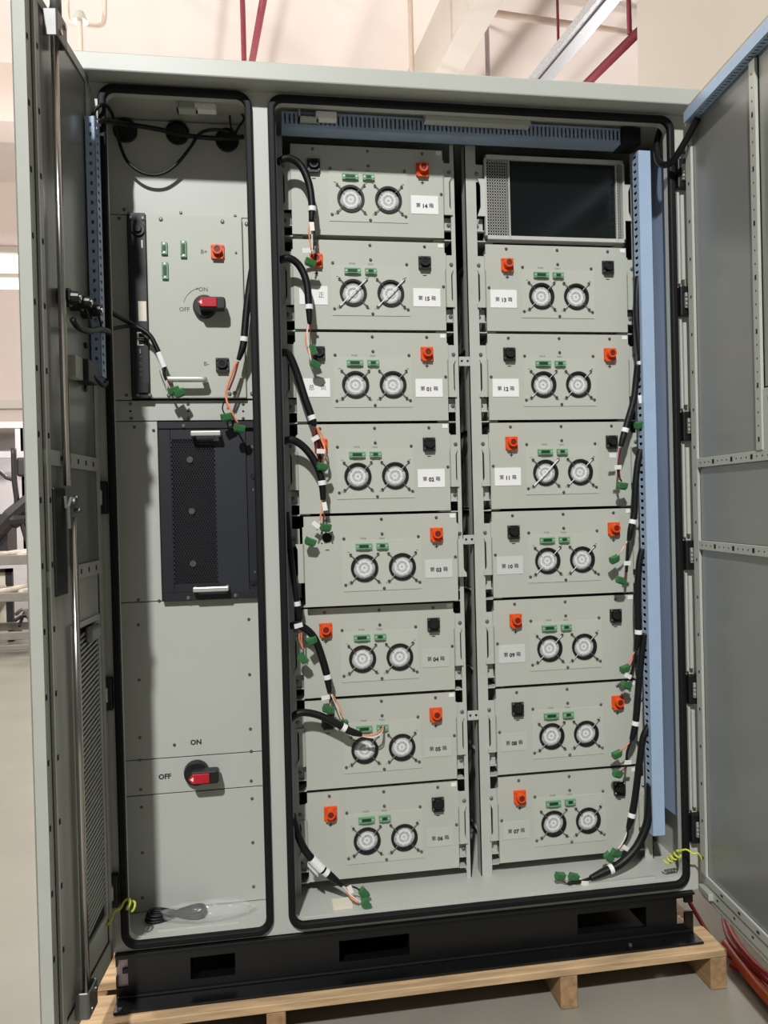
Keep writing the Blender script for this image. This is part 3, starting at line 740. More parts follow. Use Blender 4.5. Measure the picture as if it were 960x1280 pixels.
# ================================================================== CONNECTOR MESHES
def socket_mesh(kind):
    b = MB(); w_ = 0.0185
    b.box(-w_, w_, -0.007, 0.0, -w_, w_)
    L_ = 0.022 if kind == 'o' else 0.015
    b.cyl((0.0, -0.006, 0.001), (0.0, -L_, 0.001), 0.0140, 0.0132, 18)
    b.ring(0, 0.001, 0.0132, 0.0090, -L_ - 0.003, -L_ + 0.001, 18)
    b.box(-0.015, 0.015, -0.012, -0.006, -0.0225, -0.016)
    for sx in (-1, 1):
        for sz in (-1, 1): b.cyl((sx * 0.0145, -0.006, sz * 0.0145), (sx * 0.0145, -0.009, sz * 0.0145), 0.0035, 0.0028, 8)
    me = b.mesh('power_socket'); me.materials.append(M['orange' if kind == 'o' else 'black']); return me
SOCK = {k: socket_mesh(k) for k in 'ok'}
BORE = {}
for k, mm in (('o', 'dkor'), ('k', 'dark')):
    L_ = 0.022 if k == 'o' else 0.015
    b_ = MB().cyl((0, -L_ + 0.001, 0.001), (0, -L_ - 0.0012, 0.001), 0.0090, 0.0090, 16).mesh('bore'); b_.materials.append(M[mm]); BORE[k] = b_
def socket(parent, loc, kind):
    o = put('power_socket', SOCK[kind], parent, loc); put('bore', BORE[kind], o)
    for sx in (-1, 1):
        for sz in (-1, 1):
            if kind == 'k': put('screw', SCREWS, o, (sx * 0.0145, -0.0085, sz * 0.0145))
    return o
def term_mesh(wd):
    b = MB(); b.box(-wd / 2, wd / 2, -0.007, 0, -0.0085, 0.0085); b.box(-wd / 2 + 0.008, wd / 2 - 0.008, -0.010, -0.007, -0.0075, -0.0055)
    me = b.mesh('signal_socket'); me.materials.append(M['lgreen'])
    c = MB(); c.box(-wd / 2 + 0.010, wd / 2 - 0.010, -0.0078, -0.0068, -0.004, 0.005); cm_ = c.mesh('slot'); cm_.materials.append(M['dgreen'])
    d = MB()
    for sx in (-1, 1): d.cyl((sx * (wd / 2 - 0.0045), -0.0065, 0), (sx * (wd / 2 - 0.0045), -0.0085, 0), 0.003, 0.003, 8)
    dm = d.mesh('end_screws'); dm.materials.append(M['alu'])
    return me, cm_, dm
TERM = {w_: term_mesh(w_) for w_ in (0.047, 0.034)}
def terminal(parent, loc, wd, vert=False):
    a, b, c = TERM[wd]; o = put('signal_socket', a, parent, loc, (0, PI / 2, 0) if vert else None); put('slot', b, o); put('end_screws', c, o); return o
# fan meshes (centre at origin)
b = MB().ring(0, 0, 0.0400, 0.0335, -0.0035, 0.012, 36); FAN = b.mesh('fan'); FAN.materials.append(M['black'])
b = MB().ring(0, 0, 0.0335, 0.0318, 0.003, 0.010, 32); FRIM = b.mesh('inner_rim'); FRIM.materials.append(M['slate'])
b = MB().cyl((0, 0.012, 0), (0, 0.0035, 0), 0.0292, 0.0285, 32); HUB = b.mesh('hub'); HUB.materials.append(M['sticker'])
b = MB().cyl((0, 0.0125, 0), (0, 0.0115, 0), 0.0335, 0.0335, 32); FBK = b.mesh('fan_back'); FBK.materials.append(M['slate'])
b = MB()
b.tube([(0.027, -0.0045, 0), (0.054, -0.0045, 0)], 0.0012, 6); STRUT = b.mesh('guard_arm'); STRUT.materials.append(M['steel'])
b = MB(); b.tube([(-0.056, -0.0055, 0), (0.056, -0.0055, 0)], 0.0018, 6); SASH = b.mesh('guard_arm'); SASH.materials.append(M['white'])
b = MB().ring(0, 0, 0.0042, 0.002, -0.004, 0.0, 10); EYE = b.mesh('guard_eye'); EYE.materials.append(M['screw'])
def fan(parent, loc, sash):
    o = put('fan', FAN, parent, loc); put('inner_rim', FRIM, o); put('hub', HUB, o, None, (0, random.uniform(-0.5, 0.5), 0)); put('fan_back', FBK, o)
    for k in range(4):
        a = PI / 4 + k * PI / 2
        put('guard_arm', STRUT, o, None, (0, -a, 0))
        put('guard_eye', EYE, o, (0.0565 * math.cos(a), 0, 0.0565 * math.sin(a)))
    if sash: put('guard_arm', SASH, o, None, (0, -PI / 4, 0))
# module shared meshes; origin at the bottom centre of the front face
W2 = 0.225
b = MB().box(-W2 + 0.006, W2 - 0.006, 0.005, 0.56, 0.004, MH - 0.006); CASE = b.mesh('case'); CASE.materials.append(M['mod'])
def holed_front(holes_n):
    b = MB()
    # face plate with two fan holes: cells around the fans
    zf = MH - 0.1534; xs_ = [0.1726 - W2, 0.2840 - W2]; hs = 0.050
    for y0, y1 in ((0.0, 0.005),):
        b.box(-W2, W2, y0, y1, 0, zf - hs).box(-W2, W2, y0, y1, zf + hs, MH)
        b.box(-W2, xs_[0] - hs, y0, y1, zf - hs, zf + hs).box(xs_[0] + hs, xs_[1] - hs, y0, y1, zf - hs, zf + hs).box(xs_[1] + hs, W2, y0, y1, zf - hs, zf + hs)
        for x in xs_:
            n = 40; A = []; B = []
            for i in range(n):
                a = 2 * PI * (i + .5) / n; q = hs / max(abs(math.cos(a)), abs(math.sin(a)))
                A.append((x + q * math.cos(a), zf + q * math.sin(a))); B.append((x + 0.0401 * math.cos(a), zf + 0.0401 * math.sin(a)))
            b.loopring(A, B, y0, y1)
    return b
FRONT = holed_front(2).mesh('front_panel'); FRONT.materials.append(M['mod'])
# fan plate outline (thin raised sheet, ring with fan holes)
b = MB(); px_0, px_1, pz_0, pz_1 = 0.1095 - W2, 0.3415 - W2, MH - 0.2195, MH - 0.073
zf = MH - 0.1534; xs_ = [0.1726 - W2, 0.2840 - W2]; hs = 0.048
b.box(px_0, px_1, -0.0016, 0, pz_0, zf - hs).box(px_0, px_1, -0.0016, 0, zf + hs, pz_1)
b.box(px_0, xs_[0] - hs, -0.0016, 0, zf - hs, zf + hs).box(xs_[0] + hs, xs_[1] - hs, -0.0016, 0, zf - hs, zf + hs).box(xs_[1] + hs, px_1, -0.0016, 0, zf - hs, zf + hs)
for x in xs_:
    n = 40; A = []; B = []
    for i in range(n):
        a = 2 * PI * (i + .5) / n; q = hs / max(abs(math.cos(a)), abs(math.sin(a)))
        A.append((x + q * math.cos(a), zf + q * math.sin(a))); B.append((x + 0.0402 * math.cos(a), zf + 0.0402 * math.sin(a)))
    b.loopring(A, B, -0.0016, 0)
FPLATE = b.mesh('fan_plate'); FPLATE.materials.append(M['plate'])
def ear_mesh(sg):
    e0 = sg * W2
    P = [(e0, MH - 0.078), (e0 + sg * 0.026, MH - 0.078), (e0 + sg * 0.019, MH - 0.094), (e0 + sg * 0.019, MH - 0.165), (e0 + sg * 0.0215, MH - 0.172), (e0 + sg * 0.027, MH - 0.178), (e0 + sg * 0.028, MH - 0.190), (e0, MH - 0.190)]
    if sg > 0: P = P[::-1]
    b = MB().prism(P, 0.0, 0.005); b.box(min(e0, e0 + sg * 0.004), max(e0, e0 + sg * 0.004), 0.0, 0.006, MH - 0.19, MH - 0.03)
    me = b.mesh('ear'); me.materials.append(M['mod'])
    return me
EAR = {sg: ear_mesh(sg) for sg in (-1, 1)}
b = MB().box(-0.041, 0.041, -0.0012, 0, -0.027, 0.027); 
LAB = {}
for k in ('white', 'tape', 'clear'):
    c = b.mesh('number_label'); c.materials.append(M[k]); LAB[k] = c
b = MB().box(-0.008, 0.008, -0.001, 0, -0.0055, 0.0055).mesh('corner_sticker'); b.materials.append(M['white']); CST = b
b = MB().box(-0.0055, 0.0055, -0.0008, 0, -0.0012, 0.0012).mesh('minus_mark'); b.materials.append(M['ink']); MINUS = b
b = MB().box(-0.0055, 0.0055, -0.0008, 0, -0.0014, 0.0014).box(-0.0014, 0.0014, -0.0008, 0, -0.0055, 0.0055).mesh('plus_mark'); b.materials.append(M['ink']); PLUS = b
GRP = 'numbered battery modules in the two racks'
def battery_module(num, c, r, left, right, lab, extra=None, dx=0.0, dy=0.0, dz=0.0):
    x = colx(c) + W2 + dx; z = ROWZ[r] - MH + dz
    names = {'o': 'orange', 'k': 'black', 'h': 'open'}
    ords = ('topmost', 'second from the top', 'third from the top', 'fourth from the top', 'fifth from the top', 'sixth from the top', 'seventh from the top', 'lowest')
    lbl = ('twin-fan battery module marked %02d, %s in the rack beside the narrow compartment' if c == 0 else 'twin-fan battery module marked %02d, %s in the rack under the dark screen unit') % (num, ords[r])
    if c == 1: lbl = lbl.replace(ords[r] + ' in the rack under', ('first', 'second', 'third', 'fourth', 'fifth', 'sixth', 'lowest')[r - 1] + ' in the rack below')
    e = empty('battery_module', (x, YM + dy, z), lbl, 'battery', GRP)
    put('case', CASE, e); put('front_panel', FRONT, e); put('fan_plate', FPLATE, e)
    for sg in (-1, 1):
        put('ear', EAR[sg], e)
    sash = {14: (0, 0), 15: (1, 1), 11: (1, 0), 13: (0, 0)}.get(num, (0, 0))
    for i, fx in enumerate((0.1726, 0.2840)): fan(e, (fx - W2, -0.0016, MH - 0.1534), sash[i])
    for sx, kind in ((0.066, left), (0.388, right)):
        if kind == 'h':
            o = MB().cyl((sx - W2, 0.001, MH - 0.062), (sx - W2, -0.0012, MH - 0.062), 0.014, 0.014, 20).build('socket_hole', 'dark', e)
            for ax in (-1, 1):
                for az in (-1, 1): MB().cyl((sx - W2 + ax * 0.0155, 0.001, MH - 0.062 + az * 0.0155), (sx - W2 + ax * 0.0155, -0.001, MH - 0.062 + az * 0.0155), 0.0022, 0.0022, 8).build('bolt_hole', 'dark', e)
        else: socket(e, (sx - W2, 0, MH - 0.061), kind)
        put('plus_mark' if kind == 'o' else 'minus_mark', PLUS if kind == 'o' else MINUS, e, (sx - W2, 0, MH - 0.0975))
    terminal(e, (0.1717 - W2, -0.0016, MH - 0.0905), 0.047); terminal(e, (0.2258 - W2, -0.0016, MH - 0.0905), 0.034)
    put('marking', text_mesh('PWR', 0.0085, 'faint'), e, (0.1717 - W2, -0.0003, MH - 0.0680))
    put('marking', text_mesh('FAN', 0.0085, 'faint'), e, (0.2258 - W2, -0.0003, MH - 0.0690))
    screws(e, [(q[0] - W2, 0 if q[2] else -0.0016, MH - q[1]) for q in ((0.0645, 0.0125, 1), (0.2255, 0.0125, 1), (0.389, 0.0125, 1), (0.1145, 0.0665, 1), (0.334, 0.0665, 1), (0.2265, 0.0555, 1), (0.1165, 0.2005, 0), (0.3350, 0.2005, 0), (0.2290, 0.2140, 0), (0.444 if c == 0 else 0.008, 0.130, 1))])
    lx = 0.393 if c == 0 else 0.0530
    o = put('number_label', LAB[lab], e, (lx - W2, 0, MH - 0.163))
    t1, t2 = text_mesh('第', 0.0145, 'ink', 0.00012), text_mesh('箱', 0.0145, 'ink', 0.00012)
    put('lettering', t1, o, (-0.0195, -0.0016, -0.003)); put('lettering', text_mesh('%02d' % num, 0.0165, 'ink', 0.0007), o, (0.0, -0.0016, -0.0045)); put('lettering', t2, o, (0.0200, -0.0016, -0.003))
    if extra:
        o = put('terminal_label', LAB['white'], e, (0.0565 - W2, 0, MH - 0.162))
        for ch, dx_ in zip(extra, (-0.013, 0.022)): put('lettering', text_mesh(ch, 0.018, 'faint'), o, (dx_, -0.0016, 0.0))
    o = put('corner_sticker', CST, e, (0.4385 - W2, 0, MH - 0.0085))
    return e
battery_module(14, 0, 0, 'k', 'o', 'white'); battery_module(15, 0, 1, 'o', 'k', 'white', '总正')
battery_module(1, 0, 2, 'k', 'o', 'white', '总负'); battery_module(2, 0, 3, 'o', 'k', 'white')
battery_module(3, 0, 4, 'h', 'o', 'tape', dx=0.009, dy=-0.030, dz=0.001); battery_module(4, 0, 5, 'o', 'k', 'clear')
battery_module(5, 0, 6, 'k', 'o', 'clear'); battery_module(6, 0, 7, 'o', 'k', 'clear')
battery_module(13, 1, 1, 'o', 'k', 'white'); battery_module(12, 1, 2, 'k', 'o', 'white')
battery_module(11, 1, 3, 'o', 'k', 'white'); battery_module(10, 1, 4, 'k', 'o', 'tape')
battery_module(9, 1, 5, 'o', 'k', 'tape'); battery_module(8, 1, 6, 'k', 'o', 'clear'); battery_module(7, 1, 7, 'o', 'k', 'clear')

# screen-faced unit at the top of the right column
sx0, sx1 = 0.5785, 1.0255; sz0, sz1 = ROWZ[0] - MH + 0.0, ROWZ[0] - 0.006
su = empty('screen_unit', ((sx0 + sx1) / 2, YM, sz0), 'dark glass fronted unit with perforated steel edges above module 13', 'screen'); o_ = tuple(su.location)
MB().box(sx0 + 0.003, sx1 - 0.003, YM + 0.04, YM + 0.5, sz0 + 0.003, sz1 - 0.003).build('case', 'dark', su, o_)
xa, xb = sx0 + 0.078, sx1 - 0.028
f = MB().box(sx0, sx1, YM - 0.004, YM + 0.012, sz1 - 0.012, sz1).box(sx0, sx1, YM - 0.004, YM + 0.03, sz0, sz0 + 0.012).box(sx0, sx0 + 0.006, YM - 0.004, YM + 0.012, sz0, sz1).box(sx1 - 0.006, sx1, YM - 0.004, YM + 0.012, sz0, sz1)
f.box(xa - 0.003, xa, YM - 0.004, YM + 0.012, sz0, sz1).box(xb, xb + 0.003, YM - 0.004, YM + 0.012, sz0, sz1)
f.build('frame', 'perf', su, o_, bevel=0.001, seg=1)
o = MB().perf(sx0 + 0.006, xa - 0.003, sz0 + 0.012, sz1 - 0.012, 9, 27, YM, 0.80, 8).build('perforated_strip', 'perf', su, o_, solid=0.0005)
o = MB().perf(xb + 0.003, sx1 - 0.006, sz0 + 0.012, sz1 - 0.012, 3, 27, YM, 0.80, 8).build('perforated_strip', 'perf', su, o_, solid=0.0005)
MB().box(xa, xb, YM + 0.006, YM + 0.010, sz0 + 0.012, sz1 - 0.012).build('glass', 'glass', su, o_)
for a_, b_ in ((sx0 + 0.006, xa - 0.003), (xb + 0.003, sx1 - 0.006)): MB().box(a_, b_, YM + 0.026, YM + 0.03, sz0 + 0.012, sz1 - 0.012).build('backing', 'dark', su, o_)
for sg, xx in ((-1, sx0), (1, sx1)):
    zc_ = ROWZ[0]
    P = [(xx, zc_ - 0.078), (xx + sg * 0.021, zc_ - 0.078), (xx + sg * 0.013, zc_ - 0.10), (xx + sg * 0.013, zc_ - 0.162), (xx + sg * 0.023, zc_ - 0.19), (xx, zc_ - 0.19)]
    MB().prism(P if sg < 0 else P[::-1], YM, YM + 0.004).build('ear', 'perf', su, o_)

# ================================================================== CONTROL BOX, CONTROLLER, CONVERTER (left compartment)
YB = 0.158
bx0, bx1 = PL(184.5, 380, YB).x + 0.001, PL(305, 380, YB).x
bz1, bz0 = zs[0] - 0.003, zs[1] + 0.003
cb = empty('control_box', ((bx0 + bx1) / 2, YB, bz0), 'grey high voltage control box with red and black rotary switch and handle', 'control box'); o_ = tuple(cb.location)
MB().box(bx0 + 0.004, xr - 0.006, YP + 0.001, 0.55, bz0 + 0.003, bz1 - 0.003).build('case', 'mod', cb, o_)
MB().box(bx0, bx1, YB, YB + 0.012, bz0, bz1).build('front_panel', 'mod', cb, o_, bevel=0.003)
MB().box(bx1 + 0.001, xr - 0.002, YB + 0.012, YB + 0.016, bz0, bz1).build('mounting_ear', 'mod', cb, o_)
def cbl(u, v, y=YB): p = PL(u, v, y); return (p.x - o_[0], p.y - o_[1], p.z - o_[2])
cbo = o_
rotary(cb, o_, PL(256, 384, YB), YB, 0.92)
socket(cb, cbl(272, 315), 'o'); socket(cb, cbl(278, 456), 'k')
terminal(cb, cbl(205.5, 311), 0.034, True); terminal(cb, cbl(229.5, 312), 0.047, True); terminal(cb, cbl(206.5, 339), 0.047, True)
for t, q, s in (('ON', (254, 362), 0.017), ('OFF', (230.5, 387), 0.017), ('B+', (255, 315), 0.017), ('B-', (258, 455), 0.017)):
    x, y, z = cbl(*q); put('marking', text_mesh(t, s, 'faint', 0.0002), cb, (x, y - 0.0005, z))
arc = []
c = PL(254, 384, YB)
for k in range(10):
    a = PI * 0.92 - (PI * 0.92 - PI * 0.60) * k / 9
    arc.append((c.x + 0.055 * math.cos(a), YB - 0.0006, c.z + 0.055 * math.sin(a)))
ar = MB().tube(arc, 0.0007, 5); ea = arc[-1]
ar.prism([(ea[0] + 0.006, ea[2] + 0.002), (ea[0] - 0.001, ea[2] + 0.003), (ea[0] + 0.000, ea[2] - 0.003)], YB - 0.001, YB - 0.0002); ar.build('direction_arrow', 'faint', cb, o_)
h0, h1 = PL(210, 474, YB - 0.035), PL(255, 473, YB - 0.035)
MB().tube(smooth_path([(h0.x, YB, h0.z), (h0.x, YB - 0.028, h0.z), (h0.x + 0.008, YB - 0.036, h0.z), (h1.x - 0.008, YB - 0.036, h0.z), (h1.x, YB - 0.028, h0.z), (h1.x, YB, h0.z)]), 0.0085, 12).build('handle', 'alu', cb, o_, smooth=True)
screws(cb, [cbl(*q) for q in ((201, 274), (278, 277), (211, 494), (287, 492), (293, 491))], SCREWB)
screws(cb, [cbl(*q, YB + 0.012) for q in ((308, 280), (315, 492))], SCREWB)
screws(cb, [cbl(295, 316)], SCREWS)
# controller unit (black vertical)
YC = 0.150
kx0, kx1 = PL(162, 380, YC).x + 0.0005, PL(184.5, 380, YC).x - 0.001
cu = empty('network_controller', ((kx0 + kx1) / 2, YC, bz0), 'slim black vertical network controller beside the grey control box', 'controller'); o_ = tuple(cu.location)
MB().box(kx0 + 0.002, kx1 - 0.002, YP + 0.001, 0.45, bz0 + 0.002, bz1 - 0.002).build('case', 'anthr', cu, o_)
MB().box(kx0, kx1, YC, YP, bz0, bz1).build('front_panel', 'anthr', cu, o_, bevel=0.001)
def cul(u, v, y=YC): p = PL(u, v, y); return (p.x - o_[0], p.y - o_[1], p.z - o_[2])
def cbx(mb_args, name, mat, u, v, wx, wz, dep=0.002):
    p = PL(u, v, YC); return MB().box(p.x - wx / 2, p.x + wx / 2, YC - dep, YC, p.z - wz / 2, p.z + wz / 2).build(name, mat, cu, o_)
screws(cu, [cul(*q) for q in ((163.5, 272), (178.5, 273), (172, 494), (187.5, 494))], SCREWB)
p = PL(172.5, 287, YC); MB().cyl((p.x, YC, p.z), (p.x, YC - 0.006, p.z), 0.020, 0.018, 20).cyl((p.x, YC - 0.006, p.z), (p.x, YC - 0.012, p.z), 0.011, 0.009, 16).build('round_socket', 'black', cu, o_)
cbx(0, 'sticker', 'white', 177.5, 305, 0.004, 0.022, 0.0006)
cbx(0, 'sticker', 'cream', 178, 389, 0.022, 0.056, 0.0006)
for v in (419, 428):
    o = cbx(0, 'network_port', 'white', 175.5, v, 0.018, 0.017, 0.001)
    p = PL(176.5, v, YC); MB().box(p.x - 0.006, p.x + 0.008, YC - 0.0014, YC - 0.0002, p.z - 0.006, p.z + 0.006).build('port_opening', 'dark', o, o_)
cbx(0, 'status_light', 'steel', 175.2, 439, 0.004, 0.014)
for v in (446, 454, 462, 468): cbx(0, 'status_light', 'faint', 176, v, 0.004, 0.004, 0.001)
cbx(0, 'terminal_block', 'black', 178.5, 485, 0.032, 0.028, 0.006)
# power converter (black, mesh front)
YV = 0.156
vx0, vx1 = PL(200, 640, YV).x, xr - 0.003
vz1, vz0 = zs[2] - 0.004, zs[3] + 0.001
cv = empty('power_converter', ((vx0 + vx1) / 2, YV, vz0), 'black power converter with hexagon mesh front and two silver handles', 'converter'); o_ = tuple(cv.location)
MB().box(vx0 + 0.004, vx1, YP + 0.001, 0.60, vz0 + 0.003, vz1 - 0.003).build('case', 'anthr', cv, o_)
gz0, gz1 = PL(240, 730, YV).z, PL(240, 549, YV).z
gx0, gx1 = PL(215, 640, YV).x, PL(271, 640, YV).x
ex0 = PL(309, 640, YV).x
f = MB().box(vx0, vx1, YV, YP, vz1 - 0.020, vz1).box(vx0, vx1, YV, YP, vz0, vz0 + 0.022)
f.box(vx0, gx0, YV + 0.004, YP, vz0 + 0.022, vz1 - 0.020)
f.box(gx0, gx1, YV + 0.004, YP, gz1, vz1 - 0.020).box(gx0, gx1, YV + 0.004, YP, vz0 + 0.022, gz0)
f.build('front_frame', 'anthr', cv, o_, bevel=0.001, seg=1)
MB().box(gx1, ex0, YV + 0.004, YP, vz0 + 0.022, vz1 - 0.020).build('blank_panel', 'slate', cv, o_)
MB().box(ex0 + 0.001, vx1, YV + 0.012, YP, vz0 + 0.022, vz1 - 0.020).build('side_strip', 'anthr', cv, o_)
MB().perf(gx0, gx1, gz0, gz1, 17, 64, YV + 0.005, 0.78, 6, True).build('mesh_grille', 'slate', cv, o_, solid=0.0012)
MB().box(gx0, gx1, YP - 0.004, YP, gz0, gz1).build('grille_backing', 'dark', cv, o_)
for q in ((238, 575), (240.5, 639), (242, 704)):
    p = PL(*q, YV + 0.02); o = MB().cyl((p.x, YP - 0.005, p.z), (p.x, YV + 0.012, p.z), 0.033, 0.033, 24).build('fan', 'dark', cv, o_)
    MB().cyl((p.x, YV + 0.0119, p.z), (p.x, YV + 0.0015, p.z), 0.010, 0.009, 16).build('fan_hub', 'screw', o, o_)
for (ua, va_), (ub, vb_) in (((238, 541.5), (276, 541.5)), ((241, 737), (286, 735))):
    a_, b_ = PL(ua, va_, YV - 0.03), PL(ub, vb_, YV - 0.03)
    MB().box(a_.x, b_.x, YV - 0.034, YV - 0.024, a_.z - 0.008, a_.z + 0.006).box(a_.x, a_.x + 0.010, YV - 0.024, YV + 0.004, a_.z - 0.008, a_.z + 0.006).box(b_.x - 0.010, b_.x, YV - 0.024, YV + 0.004, a_.z - 0.008, a_.z + 0.006).build('handle', 'alu', cv, o_, bevel=0.003)
def cvl(u, v, y=YV): p = PL(u, v, y); return (p.x - o_[0], p.y - o_[1], p.z - o_[2])
screws(cv, [cvl(*q) for q in ((229.5, 532.5), (289, 532.5), (235.5, 747.5), (294.5, 744.5))], SCREWB)
p = cvl(314.5, 559, YV + 0.012); put('screw', SCREWB, cv, p)
for u, v, h_ in ((318.5, 576, 0.02), (316.5, 612, 0.006), (318.5, 715, 0.006)):
    p = PL(u, v, YV + 0.012); MB().box(p.x - 0.002, p.x + 0.002, YV + 0.011, YV + 0.012, p.z - h_ / 2, p.z + h_ / 2).build('strip_marking', 'steel', cv, o_)
for v in (595, 728):
    p = PL(317, v, YV + 0.012); MB().cyl((p.x, YV + 0.012, p.z), (p.x, YV + 0.008, p.z), 0.009, 0.008, 14).build('round_port', 'black', cv, o_)

# ================================================================== CABLES
def plug_mesh():
    b = MB().box(-0.013, 0.013, -0.007, 0.007, -0.009, 0.009); b.box(-0.015, -0.013, -0.0075, 0.0075, -0.006, 0.0095).box(0.013, 0.015, -0.0075, 0.0075, -0.006, 0.0095)
    for k in range(4): b.box(-0.011 + k * 0.006, -0.007 + k * 0.006, -0.0085, -0.007, -0.006, 0.006)
    b.box(-0.012, 0.012, -0.005, 0.005, -0.012, -0.009)
    me = b.mesh('plug'); me.materials.append(M['green']); return me
PLUG = plug_mesh()
TAGM = MB().box(-0.012, 0.012, -0.0006, 0.0006, -0.0065, 0.0065).mesh('tag'); TAGM.materials.append(M['white'])
def near(path, q):
    return min(range(len(path)), key=lambda i: (path[i] - q).length)
def px(u, v, y): return pt(u, v, Y=y)
def cable(label, path, r=0.0105, bands=(), sleeve=None, wires=(), plugs=(), tags=(), wraps=(), cat='cable', rend=None, group=None, name='cable', mat='cable', n=10, worldpath=None):
    P = worldpath or [px(*q) for q in path]
    sp = smooth_path(P, 7)
    e = empty(name, P[0], label, cat, group); o = tuple(P[0])
    N = len(sp); R = [r] * N
    if rend is not None:
        k0 = int(N * 0.82)
        for i in range(k0, N): t = (i - k0) / max(1, N - 1 - k0); R[i] = r * (1 - t) + rend * t
    MB().tube(sp, R, n).build('sheath', mat, e, o, smooth=True)
    for q in bands:
        i = min(max(near(sp, px(*q)), 1), N - 2); c = sp[i]; t = (sp[i + 1] - sp[i - 1]).normalized()
        MB().cyl(c - t * 0.0065, c + t * 0.0065, r * 1.12, r * 1.12, 14).build('band', 'white', e, o)
    for q in wraps:
        i = min(max(near(sp, px(*q)), 1), N - 2); c = sp[i]; t = (sp[i + 1] - sp[i - 1]).normalized()
        MB().cyl(c - t * 0.022, c + t * 0.022, r * 1.2, r * 1.2, 14).build('paper_wrap', 'white', e, o)
        m_ = Matrix.Translation(c + Vector((-0.012, -0.006, -0.012))) @ t.to_track_quat('X', 'Z').to_matrix().to_4x4()
        MB().box(-0.022, 0.022, -0.012, 0.012, -0.0004, 0.0004, m_).build('paper_wrap', 'white', e, o)
    for wm, wp, wr in wires:
        MB().tube(smooth_path([px(*q) for q in wp], 5), wr, 6).build('wire', wm, e, o, smooth=True)
    for (u, v, y), ang in plugs:
        p = px(u, v, y); put('plug', PLUG, e, p - P[0], (0.25, ang, 0.3))
    for (u, v, y), ang in tags:
        p = px(u, v, y); put('tag', TAGM, e, p - P[0], (0.1, ang, 0.15))
    return e
G = 'black harness cables'
Y1, Y2 = 0.085, 0.100
cable('black harness arching over module 14 with white band and orange wires', [(347, 203, 0.075), (360, 198, 0.08), (375, 206, Y1), (386, 229, Y1), (390, 258, Y1), (389, 277, Y1)], 0.0105, [(389.5, 260, Y1)], rend=0.007,
      wires=[('wire_o', [(388, 276, Y1), (386, 290, Y1), (389, 312, Y1)], 0.0022), ('wire_w', [(390, 276, Y1), (390, 295, Y1), (391, 318, Y1)], 0.0026), ('cable', [(392, 276, Y1), (393, 298, Y1), (389, 322, Y1)], 0.0024)],
      plugs=[((388, 328, 0.082), 0.3)], tags=[((390, 283, 0.075), 1.5), ((383, 313, 0.09), -0.1)])
cable('black harness arching over module 15 with white band', [(350, 325, 0.075), (362, 323, 0.08), (374, 332, Y1), (383, 352, Y1), (386, 380, Y1), (387, 405, Y1)], 0.0105, [(386, 383, Y1)], rend=0.006,
      wires=[('wire_w', [(386, 404, Y1), (384, 420, Y1), (389, 452, Y1)], 0.0026), ('wire_o', [(385, 404, Y1), (382, 428, Y1), (388, 446, Y1)], 0.0020), ('wire_r', [(388, 404, Y1), (388, 430, Y1), (391, 455, Y1)], 0.002)],
      plugs=[((391, 437, 0.09), 1.2), ((394, 455, 0.09), 0.5)])
cable('black harness running down across module 01 with white band', [(352, 441, 0.075), (361, 443, 0.08), (371, 466, Y1), (381, 497, Y1), (390, 522, Y1), (393, 532, Y1)], 0.0108, [(389.5, 522, Y1)], rend=0.008,
      wires=[('wire_o', [(395, 533, Y1), (402, 550, Y1), (407, 565, 0.07), (404, 580, Y1)], 0.0026), ('wire_o', [(396, 533, Y1), (405, 550, Y1), (406, 575, Y1)], 0.002), ('wire_r', [(394, 532, Y1), (394, 555, Y1), (399, 575, Y1)], 0.0035), ('cable', [(394, 532, Y1), (398, 556, Y1), (401, 578, Y1)], 0.003)],
      plugs=[((403, 583, 0.07), 0.2)], tags=[((394, 548, 0.072), -0.5), ((401, 564, 0.065), 0.05)])
cable('black harness arching over module 02 with two white bands', [(354, 552, 0.075), (366, 550, 0.08), (381, 560, Y1), (394, 578, Y1), (402, 600, Y1), (404, 625, Y1)], 0.0108, [(404, 604, Y1)], rend=0.008,
      wires=[('wire_o', [(402, 626, Y1), (401, 645, 0.075), (396, 664, 0.08)], 0.0024), ('wire_w', [(402, 626, Y1), (400, 650, 0.075), (395, 668, 0.08)], 0.002), ('wire_r', [(405, 626, Y1), (405, 645, 0.075), (404, 656, 0.08)], 0.0024)],
      plugs=[((407, 659, 0.075), 0.1), ((388, 677, 0.075), 0.4)], tags=[((406, 633, 0.07), 1.4), ((395, 656, 0.07), 0.7)])
cable('black harness hanging beside module 03 and branching at a white tag', [(358, 640, 0.075), (362, 680, 0.08), (366, 715, 0.08), (371, 750, 0.08), (374, 775, Y1)], 0.0088, [(371.5, 754, 0.08)],
      wires=[('wire_o', [(375, 783, Y1), (374, 798, Y1), (379, 812, Y1)], 0.002), ('wire_o', [(377, 783, Y1), (377, 800, Y1), (379, 812, Y1)], 0.002), ('wire_r', [(380, 783, Y1), (386, 792, Y1), (390, 798, Y1)], 0.002), ('wire_r', [(382, 782, Y1), (388, 790, Y1), (392, 797, Y1)], 0.0018)],
      plugs=[((389, 801, 0.075), -0.35), ((379, 823, 0.088), 0.9)], tags=[((373, 782, 0.065), -0.2)])
